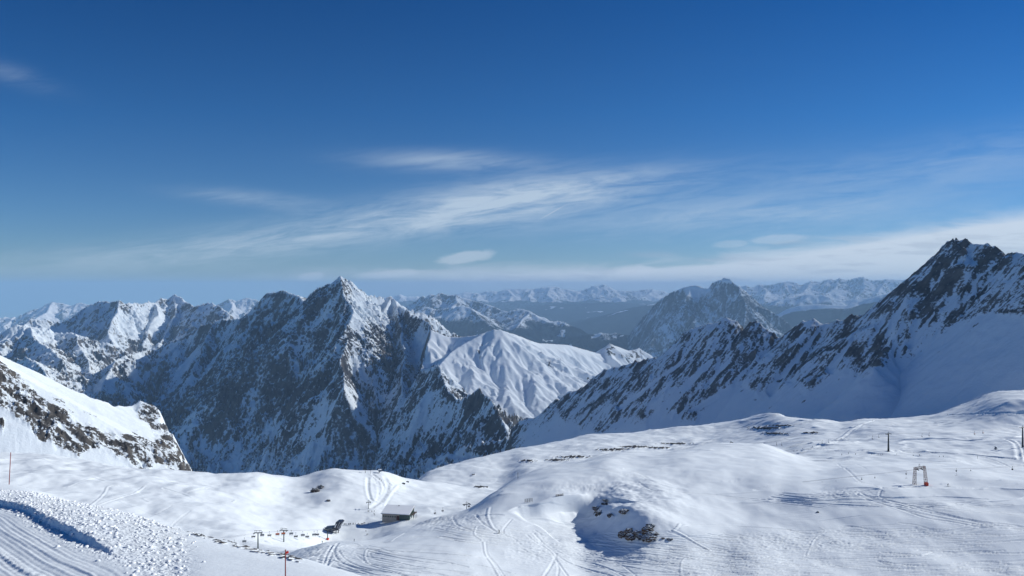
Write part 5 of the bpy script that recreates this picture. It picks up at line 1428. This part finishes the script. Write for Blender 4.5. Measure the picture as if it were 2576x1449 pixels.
# --- snow fences on the cornice
def fence(x0, y0, x1, y1, h, label):
    a_, b_ = ground_at(x0, y0), ground_at(x1, y1)
    b_ = Vector((b_.x, a_.y + min(max(b_.y - a_.y, -3), 3), 0)); b_.z = ground_z(b_.x, b_.y)
    root = empty('snow_fence', a_); tag(root, label, 'snow fence', 'snow fences on the cornice')
    H_f = h * a_.y / F; v = b_ - a_
    for i in range(4):
        c = v * (i / 3); MB().bar(c + Vector((0, 0, -.8)), c + Vector((0, 0, H_f)), .10, n=6).build('fence_post', M_wood, root)
    r_ = MB()
    for k_ in range(4):
        z = H_f * (.22 + .25 * k_); r_.bar(Vector((0, -.12, z)), v + Vector((0, -.12, z)), .075, n=4)
    r_.build('rails', M_wood, root)
fence(1320.6, 1264, 1339, 1262, 9, 'short wooden snow fence on the cornice, the lower and taller one')
fence(1398.4, 1249.5, 1416.7, 1247, 5.5, 'low wooden snow fence on the cornice, the upper one to the right')

# --- hut on the hill
gh = ground_at(956, 1190)
hut = empty('lift_hut', gh, .3); tag(hut, 'small dark lift hut on the crest of the snow hill', 'hut')
kh = gh.y / F
MB().box((0, 0, 2.6), (7.5 * kh, 2.2, 1.9)).build('cabin', M_panel, hut, bevel=.06)
MB().box((-.1, 0, 3.75), (8.6 * kh, 2.8, .3)).build('roof', M_snowroof, hut, bevel=.08)
MB().bar((-.9, 0, -1), (-.9, 0, 1.8), .28).bar((-2.0, .4, -.5), (.6, 0, 1.9), .14).build('stand', M_dark, hut)
# dark boxy form added in place of the right-hand mast head's cast shadow
for i, (x, y, l) in enumerate(((2505, 1131, 'boxy dark form standing in for the mast head shadow, left of the piste bend'),)):
    g_ = ground_at(x, y); r_ = empty('shadow_stand_in', g_, .4); tag(r_, l, 'shadow stand-in')
    MB().box((0, 0, .9), (2.6, 1.6, .9)).build('shadow_block', M_panel, r_, bevel=.08)
    MB().bar((-.2, -.6, 1.9), (.4, 1.1, 2.3), .75, .62, 12).build('shadow_drum', M_panel, r_, True)
    MB().bar((-1.1, 0, -.2), (-1.1, 0, .9), .14).bar((1.1, 0, -.2), (1.1, 0, .9), .14).build('shadow_props', M_dark, r_)

# --- rocks
M_boulder = mountain_mat('boulder_rock', .9, rock_a=(.022, .021, .022), rock_b=(.17, .115, .075), bump=.25, lo=.42, hi=.58)
def boulder(px, py, w, h, label, seed, group=None, dep=.7):
    g_ = ground_at(px, py)
    k = g_.y / F
    bm = bmesh.new(); bmesh.ops.create_icosphere(bm, subdivisions=5, radius=1.0)
    co = np.array([v.co for v in bm.verts], np.float32)
    n = ridged(co[:, 0] * 1.3 + co[:, 2] * .4 + seed, co[:, 1] * 1.3 + co[:, 2] * 1.2, 4, .55, seed=seed)
    n2 = ridged(co[:, 0] * 3.4 + co[:, 1] * 1.1, co[:, 2] * 4.2 + co[:, 1] * 2 + seed, 3, .5, seed=seed + 3)
    f = .62 + .55 * n + .30 * n2
    co = co * f[:, None] * np.array([w * k / 2, w * k / 2 * dep, h * k * .62], np.float32)
    for v, c in zip(bm.verts, co): v.co = Vector(c.tolist())
    me = bpy.data.meshes.new('boulder'); bm.to_mesh(me); bm.free()
    nrm = np.empty(len(me.vertices) * 3, np.float32); me.vertices.foreach_get('normal', nrm)
    nz = nrm[2::3]
    at = me.attributes.new('rock', 'FLOAT', 'POINT')
    at.data.foreach_set('value', np.clip(sstep(.72, .48, nz) * 1.15 - .02 + .3 * fbm(co[:, 0] / 1.1, co[:, 1] / 1.1 + co[:, 2], 3, seed=seed), 0, 1).astype(np.float32))
    me.polygons.foreach_set('use_smooth', [True] * len(me.polygons))
    me.materials.append(M_boulder)
    o = bpy.data.objects.new('boulder', me); COL.objects.link(o)
    o.location = g_ + Vector((0, 0, h * k * .02)); tag(o, label, 'rock', group)
    return o
GB = 'rocks of the outcrop in the shaded hollow'
for i, a_ in enumerate((
    (1568, 1347, 27, 17, 'dark rock at the left end of the outcrop in the shaded hollow'),
    (1588, 1352, 30, 15, 'low dark rock at the foot of the outcrop, left of its middle'),
    (1584, 1338, 24, 14, 'snow-dusted rock at the top left of the outcrop'),
    (1608, 1341, 34, 9, 'long flat brown slab in the middle of the outcrop'),
    (1611, 1352, 19, 11, 'small dark rock at the foot of the outcrop, at its middle'),
    (1629, 1337, 28, 20, 'reddish brown block at the upper right of the outcrop'),
    (1640, 1343, 34, 9, 'dark tapering slab at the right end of the outcrop'),
    (1634, 1355, 38, 13, 'broad broken rock at the lower right of the outcrop'),
    (1636, 1324, 22, 10, 'snow-plastered rock above the outcrop'),
    (1668, 1354, 9, 4, 'small dark stone just right of the outcrop'),
    (1684, 1357, 15, 6, 'low pair of dark stones well right of the outcrop'))):
    boulder(*a_, 300 + i * 7, GB)
for i, a_ in enumerate((
    (793, 1238, 20, 19, 'dark cliffy rock on the hillside left of the winding piste'), (806, 1228, 18, 12, 'snow-streaked rock up and right of the dark cliffy rock'), (826, 1260, 10, 6, 'small rock poking from the snow below the cliffy rock'),
    (1502, 1279, 24, 9, 'snowy rock at the top of the shaded hollow'), (1508, 1290, 20, 9, 'broken dark rock in the upper shaded hollow'), (1535, 1297, 15, 9, 'dark greenish rock in the middle of the shaded hollow'), (1570, 1287, 26, 9, 'snow-plastered rubble at the right rim of the shaded hollow'),
    (1525, 1258, 20, 5, 'faint snowed-over rock near the cornice'), (2057, 1289, 7, 4.5, 'single dark stone alone on the smooth slope'), (1025, 1212.5, 7, 4, 'small dark rock on the skyline hump'),
    (1015, 1217, 8, 5, 'small rock in the snow right of the winding piste'))):
    boulder(*a_, 420 + i * 7)

# --- loose clods thrown over the bank
def clods():
    r = np.random.RandomState(3)
    X, Y, W, r1_, c1_ = CLOD
    prob = (W ** .9).ravel(); area = np.gradient(Y, axis=0).ravel() * np.gradient(X, axis=1).ravel()
    ppy_ = (CY - GZ[:r1_, :c1_] / Y * F).ravel()
    prob = prob * np.clip(area, 0, None) * (ppy_ < 1500) * (Y.ravel() > 36)
    prob = prob / prob.sum()
    n = 8000
    idx = r.choice(len(prob), n, p=prob)
    base = bmesh.new(); bmesh.ops.create_icosphere(base, subdivisions=1, radius=1.0)
    bv = np.array([v.co for v in base.verts], np.float32); bf = np.array([[v.index for v in f.verts] for f in base.faces], np.int32); base.free()
    sz = (.02 + .15 * r.rand(n) ** 6).astype(np.float32)
    xs = X.ravel()[idx] + r.uniform(-.1, .1, n); ys = Y.ravel()[idx] + r.uniform(-.1, .1, n); zs = GZ[:r1_, :c1_].ravel()[idx]
    V = bv[None] * (1 + .35 * r.uniform(-1, 1, (n, len(bv), 1))) * sz[:, None, None] * np.stack([r.uniform(.8, 1.5, n), r.uniform(.8, 1.5, n), r.uniform(.35, .75, n)], -1)[:, None, :]
    V = V + np.stack([xs, ys, zs + sz * .25], -1)[:, None, :]
    Fc = bf[None] + (np.arange(n) * len(bv))[:, None, None]
    me = bpy.data.meshes.new('snow_clods')
    V = V.reshape(-1, 3).astype(np.float32); Fc = Fc.reshape(-1, 3).astype(np.int32)
    me.vertices.add(len(V)); me.vertices.foreach_set('co', V.ravel())
    me.loops.add(Fc.size); me.loops.foreach_set('vertex_index', Fc.ravel())
    me.polygons.add(len(Fc)); me.polygons.foreach_set('loop_start', np.arange(0, Fc.size, 3, dtype=np.int32))
    me.update(); me.materials.append(M_snowroof)
    o = bpy.data.objects.new('snow_clods', me); COL.objects.link(o)
    tag(o, 'loose clods of snow thrown over the bank beside the groomed piste', 'snow clods', kind='stuff')
clods()

# ------------------------------------------------------------------ people
def skinned(name, joints, bones, mats, zsplit):
    me = bpy.data.meshes.new(name)
    names = list(joints); idx = {k_: i for i, k_ in enumerate(names)}
    me.from_pydata([joints[k_][0] for k_ in names], [(idx[a_], idx[b_]) for a_, b_ in bones], [])
    o = bpy.data.objects.new(name, me); COL.objects.link(o)
    md = o.modifiers.new('skin', 'SKIN'); md.use_smooth_shade = True
    for i, k_ in enumerate(names):
        sv = me.skin_vertices[0].data[i]; r_ = joints[k_][1]
        sv.radius = r_ if isinstance(r_, tuple) else (r_, r_)
        sv.use_root = (k_ == 'pelvis')
    sb = o.modifiers.new('sub', 'SUBSURF'); sb.levels = 1; sb.render_levels = 1
    dg = bpy.context.evaluated_depsgraph_get()
    m2 = bpy.data.meshes.new_from_object(o.evaluated_get(dg))
    bpy.data.objects.remove(o)
    m2.name = name; m2.materials.clear()
    for m in mats: m2.materials.append(m)
    mi = []
    for p in m2.polygons:
        z = p.center.z
        mi.append(0 if z < zsplit[0] else (1 if z < zsplit[1] else (2 if z < zsplit[2] else 3)))
    m2.polygons.foreach_set('material_index', mi)
    return m2
def pose(kind):
    J = {'pelvis': ((0, 0, .92), (.16, .12)), 'waist': ((0, 0, 1.08), (.155, .115)), 'chest': ((0, -.01, 1.30), (.19, .13)), 'neck': ((0, 0, 1.47), .07), 'head': ((0, -.02, 1.60), (.105, .12)), 'top': ((0, -.01, 1.72), .085)}
    for s, n in ((-1, 'l'), (1, 'r')):
        J['hip' + n] = ((s * .10, 0, .86), .105); J['knee' + n] = ((s * .12, -.03, .50), .08); J['ank' + n] = ((s * .13, .02, .10), .06); J['toe' + n] = ((s * .14, -.16, .05), .055)
        J['sho' + n] = ((s * .19, 0, 1.38), .08); J['elb' + n] = ((s * .29, .03, 1.12), .06); J['wri' + n] = ((s * .30, -.10, .90), .045); J['hand' + n] = ((s * .30, -.16, .83), .045)
    if kind == 'ski':
        J['pelvis'] = ((0, .12, .80), (.16, .12)); J['waist'] = ((0, .06, .96), (.155, .115)); J['chest'] = ((0, -.10, 1.15), (.19, .13)); J['neck'] = ((0, -.18, 1.30), .07); J['head'] = ((0, -.24, 1.42), (.105, .12)); J['top'] = ((0, -.25, 1.53), .085)
        for s, n in ((-1, 'l'), (1, 'r')):
            J['hip' + n] = ((s * .10, .10, .76), .105); J['knee' + n] = ((s * .13, -.13, .48), .08); J['ank' + n] = ((s * .13, .0, .12), .06); J['toe' + n] = ((s * .13, -.18, .07), .055)
            J['sho' + n] = ((s * .19, -.12, 1.22), .08); J['elb' + n] = ((s * .34, -.18, 1.02), .06); J['wri' + n] = ((s * .34, -.40, .96), .045); J['hand' + n] = ((s * .34, -.47, .94), .045)
    if kind == 'walk':
        J['kneel'] = ((-.11, -.16, .52), .08); J['ankl'] = ((-.11, -.20, .10), .06); J['toel'] = ((-.11, -.38, .06), .055)
        J['kneer'] = ((.11, .08, .50), .08); J['ankr'] = ((.11, .26, .16), .06); J['toer'] = ((.11, .12, .06), .055)
        J['wril'] = ((-.31, .12, .92), .045); J['handl'] = ((-.31, .14, .84), .045); J['wrir'] = ((.30, -.22, .98), .045); J['handr'] = ((.29, -.28, .94), .045)
    B = [('pelvis', 'waist'), ('waist', 'chest'), ('chest', 'neck'), ('neck', 'head'), ('head', 'top')]
    for n in 'lr':
        B += [('pelvis', 'hip' + n), ('hip' + n, 'knee' + n), ('knee' + n, 'ank' + n), ('ank' + n, 'toe' + n), ('chest', 'sho' + n), ('sho' + n, 'elb' + n), ('elb' + n, 'wri' + n), ('wri' + n, 'hand' + n)]
    zs = (.14, .96, 1.50) if kind != 'ski' else (.16, .86, 1.31)
    return J, B, zs
JK = {'dark': (.022, .024, .03), 'navy': (.03, .04, .08), 'red': (.30, .045, .05), 'grey': (.12, .125, .13), 'brown': (.10, .065, .05), 'green': (.05, .09, .04)}
M_boot = simple('boots', (.03, .03, .03)); M_trou = simple('trousers', (.03, .032, .04), .8); M_helm = simple('helmet', (.06, .06, .065), .4)
M_jk = {k_: simple('jacket_' + k_, c, .75) for k_, c in JK.items()}
BODY = {}
def body(kind, col):
    if (kind, col) not in BODY:
        J, B, zs = pose(kind)
        BODY[(kind, col)] = skinned('person', J, B, [M_boot, M_trou, M_jk[col], M_helm], zs)
    return BODY[(kind, col)]
_skm = None
def person(px, py, hpx, kind, col, label, group=None, rz=None, gear=False, wear=None):
    """py: feet; hpx: height in layout px (kept within a human range)"""
    g_ = ground_at(px, py)
    h = min(max(hpx * g_.y / F, 1.58), 1.9)
    o = bpy.data.objects.new('person', body(kind, col)); COL.objects.link(o)
    o.location = g_; s = h / (1.78 if kind != 'ski' else 1.62)
    o.scale = (s, s, s)
    o.rotation_euler = (0, 0, random.uniform(-1.2, 1.2) if rz is None else rz)
    tag(o, label, 'person', group)
    if gear:
        for sx in (-1, 1):
            MB().box((sx * .13, -.10, .02), (.085, 1.7, .03)).box((sx * .13, -.98, .06), (.08, .16, .03), Matrix.Rotation(-.5, 4, 'X')).build('ski', M_dark, o)
            hx = (sx * .34, -.47, .94) if kind == 'ski' else (sx * .30, -.16, .83)
            MB().bar((hx[0], hx[1], hx[2] + .06), (hx[0] + sx * .08, hx[1] + .15, .02), .014, n=5).build('ski_pole', M_dark, o)
    return o
person(1256, 1341, 10, 'ski', 'dark', 'skier in black standing on the tracked slope in the middle of the snowfield', rz=-.9, gear=True)
person(2384, 1224, 9.4, 'ski', 'dark', 'skier in black gliding right of the lattice gate', rz=1.1, gear=True)
def z2(x, y): return 792.2 + .124 * x, 1252.2 + .124 * y
Q = [(590,556,'green','walk','person in greenish clothes right at the station hood'),(600,552,'dark','stand','dark person right behind the greenish one at the station hood'),(620,556,'dark','stand','dark figure second behind the station hood, on its own'),(641,556,'grey','stand','grey figure in the queue just left of the white mound'),(682,552,'navy','stand','navy figure at the left end of the tight knot in the queue'),(692,549,'dark','stand','dark figure in the tight knot of the queue, second from its left'),(713,550,'brown','stand','brownish figure in the tight knot of the queue, third from its left'),(722,545,'dark','walk','dark figure at the right end of the tight knot in the queue'),(760,544,'grey','stand','grey figure standing apart right of the knot, first one'),(783,543,'dark','stand','dark figure standing apart right of the knot, second one'),(822,541,'navy','stand','tall navy figure between the knot and the red group')]
RG = [(872,552,'red','stand','person in red at the left end of the red group by the station'),(884,545,'red','stand','person in red second in the red group, a little higher up the slope'),(905,560,'red','ski','crouching person in red at the front of the red group'),(918,565,'brown','stand','brown-clad person lowest in the red group'),(938,548,'red','stand','person in bright red at the middle of the red group'),(955,552,'brown','walk','brown-clad person right of the middle of the red group'),(965,545,'red','stand','person in red next to last in the red group'),(990,535,'navy','stand','navy-clad person at the upper right of the red group'),(1000,528,'dark','walk','dark leaning person at the right end of the red group'),(1018,530,'grey','stand','grey person just past the red group')]
OT = [(1083,540,'grey','ski','skier gliding alone to the right of the red group'),(1035,692,'dark','stand','dark skier alone on the flat below the red group'),(1055,765,'grey','ski','pale skier bending low on the flat, left of a pair'),(1075,755,'grey','stand','upright skier on the flat, right of a pair'),(798,888,'navy','stand','skier alone at the lower edge of the station flat'),(150,922,'dark','ski','dark skier at the tip of the tracked slope below the padded mast')]
RF = [(1385,408,'dark','stand','dark figure left of the others before the restaurant wall'),(1425,404,'dark','stand','dark figure second from the left before the restaurant wall'),(1490,398,'brown','stand','brown figure close to the restaurant wall'),(1502,470,'navy','stand','navy figure at the left of the trio in front of the restaurant'),(1522,476,'dark','stand','dark figure in the middle of the trio in front of the restaurant'),(1541,478,'grey','walk','grey figure at the right of the trio in front of the restaurant'),(1575,402,'dark','stand','dark figure beside the restaurant door'),(1855,474,'grey','stand','lone figure at the right front corner of the restaurant'),(1078,292,'brown','stand','figure on the left at the foot of the winding piste'),(1096,290,'dark','walk','second figure at the foot of the winding piste, beside the first'),(1155,295,'dark','stand','dark figure in the middle of the winding piste foot'),(1203,290,'navy','stand','navy figure at the right of the winding piste foot'),(1200,342,'dark','stand','dark figure below the others above the restaurant shadow'),(1216,368,'dark','walk','dark figure in the tip of the restaurant shadow')]
for lst, gname in ((Q, 'skiers queuing at the lift station'), (RG, 'red group by the lift station'), (OT, 'skiers on the station flat'), (RF, 'people around the restaurant')):
    for x, y, c, kd, l in lst:
        X_, Y_ = z2(x, y); person(X_, Y_, 5, kd, c, l, gname)
def z3(x, y): return 894.4 + .1488 * x, 1175.6 + .1488 * y
for x, y, c, l in ((310,186,'dark','skier highest on the winding piste, near the hut'),(408,212,'navy','skier on the upper bend of the winding piste, left of two'),(440,232,'grey','skier on the upper bend of the winding piste, right of two'),(578,294,'dark','skier at the right rim of the winding piste')):
    X_, Y_ = z3(x, y); person(X_, Y_, 4, 'ski', c, l, 'skiers on the winding piste')
for x, y, h, c, kd, l in ((2192.9,1144.5,4.5,'dark','stand','dark skier below the grey mast, far left of the five'),(2198.5,1144.3,4.3,'navy','stand','navy skier below the grey mast, second of the five'),(2209,1145.2,4.3,'dark','walk','dark skier below the grey mast, middle of the five'),(2215.8,1145.2,4,'brown','stand','brown skier below the grey mast, fourth of the five'),(2220.5,1145,4,'grey','stand','grey skier below the grey mast, last of the five'),(2255.7,1144.5,4,'dark','stand','dark skier alone just right of the grey mast'),(2297.3,1147.6,4.2,'grey','ski','grey skier on the flat piste above the lattice gate'),(2313,1147,4.5,'dark','stand','dark skier on the flat piste right above the lattice gate'),(2363,1150,4.2,'grey','ski','grey skier left of a dark one at the bend of the flat piste'),(2373,1150.4,4.6,'dark','ski','dark skier beside a grey one at the bend of the flat piste'),
  (2117.7,1145.6,4.8,'dark','stand','skier on the shaded piste left of the grey mast, first of three'),(2134.4,1142.5,4.8,'navy','stand','skier on the shaded piste left of the grey mast, second of three'),(2152,1144.3,4.8,'dark','ski','skier on the shaded piste left of the grey mast, third of three'),(1997,1137,4,'dark','ski','skier lowest on the narrow side piste behind the dome'),(2005,1135,4,'navy','ski','skier second up the narrow side piste behind the dome'),(2018.8,1130.6,4,'dark','ski','skier third up the narrow side piste behind the dome'),(2044,1125,4,'grey','ski','grey skier highest on the narrow side piste behind the dome'),(2116,1105.5,5,'dark','stand','dark skier at the mouth of the side piste'),(2194.5,1059.5,3,'dark','stand','tiny dark figure on the skyline above the side piste'),(2383.5,1044,3,'dark','stand','tiny figure high on the far right slope, left of two'),(2397,1044,3,'navy','stand','tiny figure high on the far right slope, right of two')):
    person(x, y, h, kd, c, l, 'skiers on the pistes at the right')
